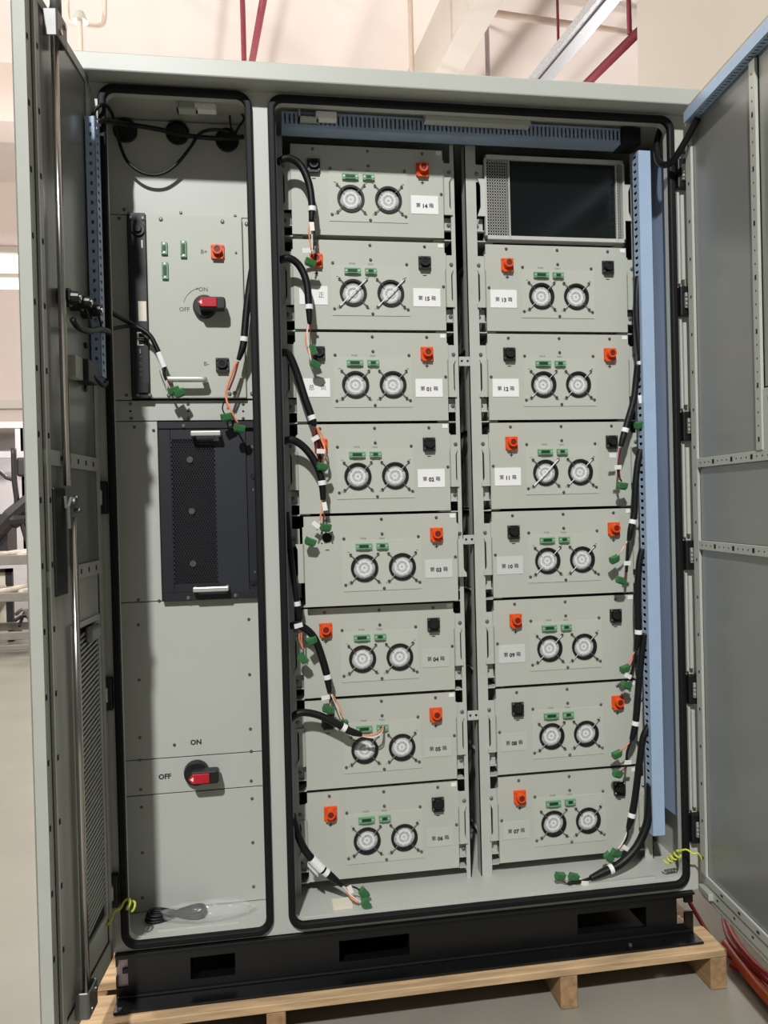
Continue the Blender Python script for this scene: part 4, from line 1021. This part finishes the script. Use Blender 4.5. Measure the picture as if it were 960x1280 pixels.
cable('black harness curving down across module 04 with white band', [(363, 782, 0.075), (377, 783, 0.08), (392, 796, Y1), (402, 820, Y1), (409, 846, Y1), (412, 866, Y1)], 0.0108, [(408.5, 846, Y1)], rend=0.006,
      wires=[('wire_o', [(415, 868, Y1), (424, 882, Y1), (428, 898, Y1)], 0.002), ('wire_r', [(413, 868, Y1), (412, 878, Y1), (409, 886, Y1)], 0.002), ('wire_w', [(414, 868, Y1), (421, 884, Y1), (427, 900, Y1)], 0.0018)],
      plugs=[((410, 886, 0.085), 0.4), ((428, 904, 0.11), 0.2)], tags=[((407, 872, 0.07), -0.1)])
cable('black harness crossing module 05 to its fan socket with orange wires', [(362, 899, 0.075), (375, 891, 0.08), (395, 893, Y1), (418, 903, Y1), (438, 914, Y1), (452, 918, Y1)], 0.0105, [(430.5, 909, Y1)], rend=0.007,
      wires=[('wire_o', [(451, 919, Y1), (463, 919, Y1), (474, 915, Y1), (480, 907, 0.128)], 0.0026), ('wire_w', [(452, 920, Y1), (466, 922, Y1), (476, 917, Y1), (480, 908, 0.13)], 0.002)])
cable('black harness with paper wrap dropping to the floor below module 06', [(365, 1018, 0.06), (371, 1040, 0.06), (381, 1062, 0.06), (396, 1080, 0.06), (412, 1094, 0.06), (428, 1107, 0.055)], 0.0108, [(408, 1090, 0.06)], rend=0.006, wraps=[(395, 1079, 0.06)],
      wires=[('wire_w', [(429, 1108, 0.055), (440, 1120, 0.045), (457, 1132, 0.036)], 0.002), ('wire_o', [(431, 1108, 0.055), (439, 1122, 0.045), (448, 1128, 0.036)], 0.003), ('cable', [(430, 1107, 0.055), (443, 1109, 0.055), (450, 1113, 0.05)], 0.0025)],
      plugs=[((455, 1116, 0.05), 0.9), ((458, 1130, 0.03), 1.0)], tags=[((438, 1112, 0.045), 1.2)])
# right side
YR = 0.070
cable('black harness on the right duct beside module 13 with white band', [(798, 346, 0.07), (796, 366, YR), (796, 400, YR), (800, 440, YR), (802, 470, YR), (803, 485, YR)], 0.0100, [(800, 455, YR)], rend=0.007,
      wires=[('wire_r', [(805, 486, YR), (809, 500, YR), (808, 518, YR)], 0.0022), ('wire_o', [(802, 486, YR), (801, 498, YR), (799, 505, YR)], 0.0026), ('cable', [(805, 486, YR), (810, 502, YR), (810, 515, YR), (803, 528, YR)], 0.0022)],
      plugs=[((799, 531, 0.06), -0.3)], tags=[((800.5, 499, 0.06), 1.4), ((808, 515, 0.06), 0.05)])
cable('black harness from the right duct down to module 11 with dark red wires', [(797, 456, 0.066), (795, 475, YR), (792, 500, YR), (785, 525, YR), (779, 546, YR), (776, 558, YR)], 0.0098, [(782, 538, YR)], rend=0.0075,
      wires=[('wire_r', [(775, 560, YR), (773, 580, YR), (775, 600, YR)], 0.0030), ('cable', [(776, 560, YR), (772, 588, YR), (777, 602, YR)], 0.0024)],
      plugs=[((778, 607, 0.08), 0.1)], tags=[((766, 569, 0.08), 0.05), ((772.5, 584, 0.06), 0.0)])
cable('black harness beside module 10 splitting into two green plugs', [(801, 562, 0.07), (797, 580, YR), (794, 610, YR), (793, 640, YR), (789, 660, YR), (786, 675, YR)], 0.0098, [(791.5, 653, YR)], rend=0.006,
      wires=[('wire_o', [(785, 676, YR), (779, 684, YR), (771, 696, 0.09)], 0.0022), ('wire_w', [(785, 675, YR), (777, 688, YR), (770, 697, 0.09)], 0.002), ('cable', [(785, 675, YR), (784, 700, YR), (783, 715, YR)], 0.0042), ('wire_r', [(783, 715, YR), (781, 722, YR), (778, 726, YR)], 0.002)],
      plugs=[((768, 699, 0.085), -0.3), ((776, 725, 0.075), 0.3)], tags=[((784, 704, 0.06), 0.02)])
cable('black harness beside module 09 with white band and tag', [(803, 686, 0.07), (799, 705, YR), (797, 745, YR), (798, 790, YR), (795, 812, YR)], 0.0100, [(799, 790, YR)], rend=0.006,
      wires=[('cable', [(795, 812, YR), (792, 828, YR), (789, 843, YR)], 0.0036), ('wire_o', [(793, 815, YR), (789, 822, YR), (785, 830, YR)], 0.0022), ('wire_r', [(794, 815, YR), (791, 826, YR), (787, 835, YR)], 0.002)],
      plugs=[((781, 836, 0.07), -0.2), ((783, 856, 0.08), 0.4)], tags=[((785, 845, 0.06), 0.5)])
cable('black harness beside module 08 with white band', [(806, 792, 0.066), (803, 810, YR), (799, 850, YR), (796, 890, YR), (793, 912, YR), (789, 925, YR)], 0.0100, [(795.5, 903, YR)], rend=0.006,
      wires=[('cable', [(789, 925, YR), (784, 940, YR), (783, 955, YR)], 0.0036), ('wire_o', [(787, 928, YR), (780, 935, YR), (773, 941, 0.085)], 0.0022), ('wire_r', [(783, 956, YR), (780, 961, YR), (776, 964, YR)], 0.002)],
      plugs=[((771, 943, 0.085), -0.2), ((772, 967, 0.08), 0.35)], tags=[((785, 953, 0.06), 0.1)])
cable('black harness beside module 07 ending in paired green plugs', [(812, 906, 0.07), (804, 922, YR), (799, 955, YR), (794, 995, YR), (789, 1022, YR), (785, 1036, YR)], 0.0102, [(790, 1018, YR)], rend=0.006,
      wires=[('cable', [(785, 1036, YR), (783, 1048, YR), (779, 1056, YR)], 0.0036), ('wire_w', [(784, 1040, YR), (779, 1052, YR), (773, 1061, YR)], 0.0024), ('wire_r', [(779, 1056, YR), (774, 1061, YR), (770, 1064, YR)], 0.002)],
      plugs=[((761, 1071, 0.068), 0.9), ((770, 1066, 0.075), 0.5)], tags=[((782, 1060, 0.055), 0.6)])
cable('thick black harness sweeping onto the cabinet floor below module 07', [(813, 980, 0.065), (812, 1005, 0.065), (808, 1032, 0.06), (795, 1060, 0.055), (775, 1080, 0.05), (755, 1090, 0.045), (738, 1098, 0.038)], 0.0125, [(763, 1087, 0.05)], rend=0.008,
      wires=[('cable', [(738, 1098, 0.038), (722, 1103, 0.033), (710, 1104, 0.033)], 0.0045), ('wire_r', [(728, 1101, 0.04), (722, 1099, 0.04), (718, 1098, 0.04)], 0.0022), ('wire_w', [(740, 1101, 0.04), (730, 1100, 0.04), (722, 1098, 0.04)], 0.002), ('wire_r', [(710, 1105, 0.04), (704, 1102, 0.04), (701, 1098, 0.04)], 0.0022)],
      plugs=[((700, 1095, 0.04), 0.3), ((717, 1096, 0.04), 0.4)], tags=[((718, 1107, 0.035), 1.5), ((731, 1104, 0.03), 0.2)])
# left compartment
cable('black cable along the top grommets of the narrow compartment', [(117, 153, -0.03), (127, 151, -0.026), (138, 152, 0.03), (165, 156, 0.12), (200, 162, 0.14), (225, 168, 0.14), (255, 172, 0.14), (285, 173, 0.14), (304, 171, 0.12)], 0.0065)
cable('thin black cable drooping in a loop below the grommets', [(113, 156, -0.02), (118, 139, -0.03), (127, 131, -0.026), (134, 133, 0.02), (141, 145, 0.09), (147, 170, 0.13), (158, 200, 0.14), (178, 216, 0.14), (200, 218, 0.14), (220, 206, 0.14), (238, 184, 0.135), (250, 167, 0.13), (268, 162, 0.13), (288, 165, 0.13)], 0.0045)
cable('short black cable ends at the right grommet of the narrow compartment', [(299, 139, 0.12), (305, 148, 0.12), (299, 158, 0.125), (293, 168, 0.13), (288, 176, 0.14)], 0.0032, wires=[('cable', [(287, 143, 0.13), (288, 155, 0.13), (292, 168, 0.13)], 0.003)])
YQ = 0.115
cable('pair of black cables from the left door to the green plug on the control box', [(121, 378, -0.01), (140, 391, 0.05), (165, 405, YQ), (185, 417, YQ), (195, 433, YQ), (202, 450, YQ), (206, 460, YQ)], 0.0068, rend=0.005, wraps=[(202, 449, YQ)],
      wires=[('cable', [(122, 414, -0.01), (140, 411, 0.05), (165, 408, YQ), (185, 418, YQ)], 0.0055), ('cable', [(206, 460, YQ), (205, 467, YQ), (208, 475, YQ)], 0.0045), ('wire_w', [(208, 475, YQ), (211, 482, YQ), (215, 487, YQ)], 0.0028), ('wire_r', [(209, 476, YQ), (213, 484, YQ), (218, 488, YQ)], 0.003)],
      plugs=[((224, 491, 0.11), -0.4), ((217, 488, 0.115), -0.3)])
cable('black harness along the control box right side with orange wires', [(318, 325, 0.11), (314, 345, 0.11), (309, 380, 0.11), (306, 412, 0.11), (304, 432, 0.11), (298, 450, 0.11)], 0.0105, [(304.5, 423, 0.11)], rend=0.006,
      wires=[('wire_o', [(296, 452, 0.11), (289, 470, 0.11), (283, 490, 0.11), (285, 512, 0.11)], 0.0034), ('wire_o', [(295, 452, 0.11), (287, 475, 0.11), (282, 495, 0.11), (290, 515, 0.1), (298, 530, 0.1)], 0.0026), ('wire_r', [(298, 452, 0.11), (293, 470, 0.11), (286, 488, 0.11)], 0.003), ('cable', [(281, 500, 0.11), (278, 510, 0.11), (281, 518, 0.11)], 0.0022), ('wire_r', [(290, 515, 0.105), (295, 525, 0.1), (300, 533, 0.1)], 0.0024)],
      plugs=[((283, 521, 0.11), -0.2), ((299, 535, 0.1), 0.2)])
# left door wiring
def lcable(label, pts, r, **k):
    W = []
    for u, v, off in pts:
        s_, z_ = dL(u, v); W.append(lw(s_, off, z_))
    return cable(label, None, r, worldpath=W, **k)
lcable('black wiring loom along the left door below the button backs', [(74, 400, 0.03), (82, 410, 0.03), (93, 414, 0.035), (105, 412, 0.035), (114, 414, 0.04), (118, 416, 0.035)], 0.0075)
lcable('thin black wire from the button back down to the door loom', [(91, 386, 0.03), (93, 400, 0.035), (95, 412, 0.035)], 0.0028)
lcable('thin black wire from the contact button down to the door loom', [(107, 394, 0.03), (108, 404, 0.035), (108, 412, 0.035)], 0.0028)
lcable('short black cable from the contact block into the blue door duct', [(102, 470, 0.025), (108, 478, 0.03), (114, 482, 0.03), (118, 478, 0.03)], 0.006)
# hose to the right door
cable('black hose bridging from the cabinet corner to the right door duct', [(826, 160, 0.06), (821, 180, 0.04), (822, 200, 0.01), (830, 206, -0.02), (840, 202, -0.045), (850, 188, -0.075), (862, 167, -0.105), (872, 148, -0.135)], 0.0095)
# earth wires
def spiral(name, label, ctrl, coil):
    return cable(label, ctrl, 0.0024, mat='yg', name=name, cat='wire', worldpath=coil)
def coilpath(a, b, turns, R, tail):
    P = []; A, B = Vector(a), Vector(b); d = (B - A).normalized(); u = d.cross(Vector((0, 1, 0))).normalized(); v = d.cross(u)
    for i in range(turns * 10 + 1):
        t = i / (turns * 10); an = 2 * PI * turns * t
        P.append(A + (B - A) * t + (u * math.cos(an) + v * math.sin(an)) * R)
    return P + [Vector(q) for q in tail]
cp = coilpath(px(833, 1077, 0.0), px(850, 1066, -0.03), 4, 0.009, [px(858, 1062, -0.05), px(866, 1067, -0.06), px(873, 1067, -0.065), px(879, 1078, -0.06)])
cable('yellow green earth wire coiled at the foot of the right door', None, 0.0026, mat='yg', name='earth_wire', cat='wire', worldpath=cp)
cp = coilpath(px(168, 1134, -0.03), px(156, 1128, -0.04), 2, 0.011, [px(150, 1136, -0.05), px(143, 1140, -0.06), px(139, 1150, -0.07), px(133, 1157, -0.075)])
cable('green yellow earth wire coiled at the foot of the left door', None, 0.003, mat='yg', name='earth_wire', cat='wire', worldpath=cp)

# coiled cable in a plastic bag on the compartment floor
bz = FLL
cpts = []
a, b = pt(183, 1146, Z=bz + 0.01), pt(258, 1134, Z=bz + 0.012)
for k in range(3):
    for i in range(20):
        t = 2 * PI * i / 20
        u = math.cos(t); vv = math.sin(t) * math.cos(t)
        cpts.append(Vector(((a.x + b.x) / 2 + u * (b.x - a.x) / 2 * (1 - 0.03 * k), (a.y + b.y) / 2 - 0.012 + vv * 0.045 + 0.003 * k, bz + 0.0075 + 0.0052 * k + 0.002 * math.sin(t * 2 + k))))
cable('black cable coiled in a figure eight on the narrow compartment floor', None, 0.0042, cat='cable', name='coiled_cable', worldpath=cpts)
bag = bmesh.new(); bmesh.ops.create_icosphere(bag, subdivisions=4, radius=1.0)
from mathutils import noise
for v in bag.verts:
    n1 = noise.noise(v.co * 3.1) * 0.16 + noise.noise(v.co * 8.0) * 0.07
    v.co = v.co * (1 + n1); v.co.z = max(v.co.z, -0.8)
me = bpy.data.meshes.new('plastic_bag'); bag.to_mesh(me); bag.free()
c = pt(262, 1130, Z=bz + 0.02)
for v in me.vertices: v.co = (v.co.x * 0.125, v.co.y * 0.044, (v.co.z + 0.82) * 0.024)
for p in me.polygons: p.use_smooth = True
me.materials.append(M['bag'])
tag(put('plastic_bag', me, None, (c.x, 0.112, bz + 0.001)), 'crumpled clear plastic bag around the coiled cable', 'bag')
# paper slip on the main floor
p = pt(429, 1132, Z=FLM)
tag(MB().box(-0.030, 0.026, -0.026, 0.026, 0, 0.006).build('card_slip', 'cream'), 'small cream card on the main compartment floor by the cable plugs', 'card').location = (p.x, p.y + 0.005, FLM + 0.0005)

# ================================================================== PALLET
PT = PZ0 - 0.001; DT = 0.022
pal = empty('wooden_pallet', (0.29, 0.3, 0), 'rough pine pallet carrying the battery cabinet', 'pallet'); o_ = tuple(pal.location)
pxl, pxr = -0.610, 1.172
y = -0.092; k = 0
for wdt in (0.125, 0.10, 0.10, 0.11, 0.10, 0.12):
    MB().box(pxl + random.uniform(-.004, .004), pxr + random.uniform(-0.004, 0.004), y, y + wdt, PT - DT, PT).build('deck_board', 'wood', pal, o_, bevel=0.002, seg=1)
    y += wdt + 0.055
for sx in (-0.585, -0.105, 0.697, 1.146):
    MB().box(sx - 0.025, sx + 0.025, -0.090, y - 0.057, 0.0, PT - DT - 0.0005).build('stringer', 'woodd', pal, o_, bevel=0.003, seg=1)
tag(MB().box(nL[0] - 0.006, nL[1] + 0.02, 0.0095, 0.05, PZ0 + 0.008, PZ1 - 0.012).build('foam_pad', 'foam', bevel=0.004), 'lilac foam pad wedged behind the plinth notch under the left door', 'foam pad')

# ================================================================== FLOOR CABLES (right)
def floor_cable(label, pts, r, mat):
    P = [Vector((pt(u, v, Z=z).x, pt(u, v, Z=z).y, z)) for u, v, z in pts]
    sp = smooth_path(P, 8)
    o = MB().tube([q - P[0] for q in sp], r, 10).build('floor_cable', mat, None, None, smooth=True); o.location = P[0]
    tag(o, label, 'cable', 'cables on the floor beside the pallet')
floor_cable('thin red cable along the pallet edge', [(862, 1128, 0.10), (875, 1150, 0.07), (893, 1178, 0.05), (912, 1195, 0.03), (935, 1215, 0.02), (965, 1240, 0.02), (1000, 1262, 0.02)], 0.007, 'hose')
floor_cable('thick orange cable lying lowest beside the pallet', [(908, 1180, 0.028), (925, 1203, 0.028), (943, 1226, 0.028), (962, 1248, 0.028), (990, 1276, 0.028)], 0.018, 'hose2')
floor_cable('dark red cable bowing against the right door', [(905, 1150, 0.05), (911, 1172, 0.05), (925, 1192, 0.05), (945, 1213, 0.05), (970, 1235, 0.05)], 0.009, 'hose')
floor_cable('dark red cable nearest the right door foot', [(908, 1150, 0.08), (920, 1175, 0.08), (938, 1198, 0.08), (958, 1217, 0.08), (985, 1234, 0.08)], 0.009, 'hose')
floor_cable('dark red cable tucked under the orange cable', [(914, 1206, 0.014), (925, 1213, 0.014), (938, 1219, 0.014), (955, 1232, 0.014), (985, 1262, 0.014)], 0.009, 'hose')

# ================================================================== HALL SERVICES
def tube_thing(name, label, cat, pts, r, mat, group=None, n=10):
    P = [Vector(p) for p in pts]
    o = MB().tube([q - P[0] for q in P], r, n).build(name, mat, None, None, smooth=True); o.location = P[0]; tag(o, label, cat, group); return o
p = pt(304, 35, Y=5.9); tube_thing('red_pipe', 'dark red vertical pipe standing behind the cabinet roof', 'pipe', [(p.x, 5.9, 0), (p.x, 5.9, H)], 0.028, 'redpipe')
a, b = pt(329, 0, Z=6.6), pt(316, 72, Z=6.6); d = (b - a).normalized()
tube_thing('red_pipe', 'red pipe running along the ceiling past the vertical pipe', 'pipe', [a - d * 3, b + d * 3.0], 0.040, 'redpipe')
a, b = pt(798, 40, Z=6.3), pt(738, 100, Z=6.3); d = (b - a).normalized()
tube_thing('red_pipe', 'red sprinkler pipe running beside the galvanised tray', 'pipe', [a - d * 0.02, b + d * 4], 0.05, 'redpipe')
p = pt(787, 48, Z=6.3); tube_thing('pipe_hanger', 'dark red hanger rod above the sprinkler pipe', 'hanger', [(p.x, p.y, 6.35), (p.x, p.y, H)], 0.026, 'redpipe')
p = pt(698, 58, Z=6.3); tube_thing('pipe_hanger', 'thin cream hanger rod above the galvanised tray', 'hanger', [(p.x, p.y, 6.3), (p.x, p.y, H)], 0.015, 'redpipe')
a, b = pt(620, 17, Z=6.95), pt(785, 41, Z=6.95); d = (b - a).normalized()
tube_thing('conduit', 'cream conduit crossing the ceiling behind the tray', 'conduit', [a - d * 0.3, b + d * 3], 0.04, 'conduit')
for u, lab in ((514, 'cream conduit dropping from the ceiling left of the beam'), (609, 'grey conduit dropping from the ceiling right of the beam')):
    yc = 5.9 if u < 600 else 6.95
    p = pt(u, 60, Y=yc); tube_thing('conduit', lab, 'conduit', [(p.x, yc, 0), (p.x, yc, H)], 0.028, 'conduit' if u < 600 else 'machine')
# cable tray
m = beam_from((746.7, 0), (666.7, 96), (776.7, 0), (696.7, 97), 5.6, 'tray', top=5.68, back=0.5)
A0 = pt(746.7, 0, Z=5.6)
o = m.build('cable_tray', 'tray', None, tuple(A0)); o.location = A0; tag(o, 'galvanised cable tray running under the ceiling beam', 'tray')
a0_, a1_ = pt(756.7, 0, Z=5.595), pt(676, 96, Z=5.595); d = (a1_ - a0_).normalized()
ln = MB().tube([a0_ - d * 0.5 - A0, a1_ + d * 6 - A0], 0.008, 6).build('seam', 'anthr', o)
# sprinkler drop with rounded pipe frame
P = [pt(u, v, Y=5.7) for u, v in ((83, -30), (84, 0), (85, 22), (91, 29), (108, 31), (124, 32), (130, 26), (131, 0), (131, -30))]
tube_thing('sprinkler_pipe', 'cream pipe loop hanging below the ceiling over the left door', 'pipe', smooth_path(P, 5), 0.022, 'conduit')
p = pt(100, 22, Y=5.55); sp_ = empty('sprinkler', p, 'white sprinkler head with long drop pipe', 'sprinkler')
MB().cyl((0, 0, -0.02), (0, 0, -p.z), 0.022, 0.022, 10).build('drop_pipe', 'conduit', sp_)
MB().cyl((0, 0, -0.04), (0, 0, 0.05), 0.075, 0.04, 14).build('head', 'alu', sp_)

# ================================================================== BACKGROUND WORKSHOP (left)
YK = 6.0
def bgp(u, v, y=YK): return pt(u, v, Y=y)
rk = empty('roller_rack', (-2.6, YK, 0), 'grey roller conveyor rack standing behind the left door', 'rack'); o_ = tuple(rk.location)
for v0, v1, nm in ((694, 706, 'rail'), (741, 752, 'rail'), (790, 800, 'rail'), (806, 813, 'rail')):
    z0, z1 = bgp(20, v1).z, bgp(20, v0).z
    MB().box(-4.2, -1.9, YK, YK + 0.06, max(z0, 0.02), z1).build('rail', 'railg', rk, o_, bevel=0.005, seg=1)
    MB().box(-4.2, -1.9, YK + 0.7, YK + 0.76, max(z0, 0.02), z1).build('rail', 'railg', rk, o_)
for v in (690, 737):
    z0 = bgp(20, v).z
    for i in range(9):
        x = -4.1 + i * 0.26
        MB().cyl((x, YK + 0.05, z0 - 0.03), (x + 0.15, YK + 0.71, z0 - 0.03), 0.03, 0.03, 10).build('roller', 'cream', rk, o_)
for x in (-4.15, -1.95):
    for yy in (YK + 0.061, YK + 0.639): MB().box(x - 0.03, x + 0.03, yy, yy + 0.06, 0, bgp(20, 694).z).build('leg', 'railg', rk, o_)
# black framed cream panel
a = bgp(-25, 712, 6.9); b = bgp(17, 788, 6.9)
pn = empty('framed_board', ((a.x + b.x) / 2, 6.9, b.z), 'cream board in a thick black frame behind the rack', 'board'); o_ = tuple(pn.location)
MB().box(a.x + 0.07, b.x - 0.07, 6.91, 6.94, b.z + 0.05, a.z - 0.04).build('panel', 'cream', pn, o_)
MB().box(a.x, b.x, 6.9, 6.95, a.z - 0.04, a.z).box(a.x, b.x, 6.9, 6.95, b.z, b.z + 0.05).box(a.x, a.x + 0.07, 6.9, 6.95, b.z, a.z).box(b.x - 0.07, b.x, 6.9, 6.95, b.z, a.z).build('frame', 'sling', pn, o_)
MB().box(a.x, a.x + 0.06, 6.9, 7.2, 0, b.z).box(b.x - 0.06, b.x, 6.9, 7.2, 0, b.z).build('stand', 'sling', pn, o_)
# articulated arm
ar = empty('articulated_arm', bgp(18, 690, 6.3), 'black articulated arm with hanging cables above the rack', 'arm'); o_ = tuple(ar.location)
ya = 6.3
def ba(u, v, y=ya): return bgp(u, v, y)
MB().tube([ba(-10, 672), ba(14, 645), ba(40, 622)], [0.09, 0.085, 0.07], 8).build('upper_arm', 'sling', ar, o_)
MB().tube([ba(2, 648), ba(20, 650), ba(34, 647)], [0.05, 0.09, 0.035], 10).build('elbow', 'sling', ar, o_)
MB().tube(smooth_path([ba(17, 560), ba(18, 600), ba(21, 628), ba(15, 638)], 4), 0.028, 8).build('cable_loop', 'sling', ar, o_, smooth=True)
MB().tube([ba(27, 655), ba(32, 672), ba(38, 688)], 0.022, 8).build('strut', 'sling', ar, o_)
MB().box(ba(-20, 655).x, ba(9, 655).x, ya, ya + 0.3, ba(0, 689).z, ba(0, 652).z).build('base', 'sling', ar, o_)
MB().tube([ba(-5, 585), ba(8, 597), ba(17, 600)], 0.02, 8).build('cable_loop', 'sling', ar, o_)
MB().tube([ba(-8, 640), ba(4, 646), ba(14, 650)], 0.015, 6).build('cable_loop', 'sling', ar, o_)
# grey machine cabinet behind
a, b = ba(-60, 530, 8.2), ba(40, 700, 8.2)
mc = empty('test_machine', ((a.x + b.x) / 2, 8.2, 0), 'pale grey test machine with bright window behind the arm', 'machine'); o_ = tuple(mc.location)
zt_m = ba(20, 527, 8.2).z
MB().box(a.x, b.x, 8.2, 9.4, 0, ba(20, 700, 8.2).z).build('base', 'machine', mc, o_)
MB().box(a.x, b.x, 8.2, 9.4, zt_m - 0.08, zt_m).box(a.x, b.x, 8.2, 8.28, ba(20, 572, 8.2).z, ba(20, 564, 8.2).z).build('header', 'machine', mc, o_)
for x in (a.x, ba(20, 600, 8.2).x, b.x - 0.1): MB().box(x + 0.002, x + 0.098, 8.206, 8.3, ba(20, 700, 8.2).z + 0.001, zt_m - 0.085).build('post', 'machine', mc, o_)
MB().box(a.x + 0.01, ba(20, 600, 8.2).x, 8.9, 8.95, ba(20, 700, 8.2).z + 0.002, zt_m - 0.09).build('back_board', 'machine', mc, o_)
p = ba(24, 588, 8.1); MB().box(p.x - 0.03, p.x + 0.09, 8.08, 8.14, ba(20, 596, 8.1).z, ba(20, 572, 8.1).z).build('control_pad', 'sling', mc, o_, bevel=0.03, seg=3)
# loose cables bundle at rack
for k, (u0, v0, u1, v1) in enumerate(((20, 768, 42, 786), (18, 776, 44, 780), (24, 783, 40, 770))):
    P = [bgp(u0, v0, 6.35), bgp((u0 + u1) / 2, min(v0, v1) - 6, 6.3 + 0.1 * k), bgp(u1, v1, 6.35 + 0.1 * k), bgp(u1 + 14, 795, 6.35 + 0.1 * k)]
    tube_thing('workshop_cable', ('grey cable arching over the tangle in the roller rack', 'black cable sagging flat in the roller rack', 'black cable looping up inside the roller rack')[k], 'cable', smooth_path(P, 5), 0.018, 'sling' if k else 'railg', 'cables tangled in the roller rack', 6)
bpy.context.view_layer.update()
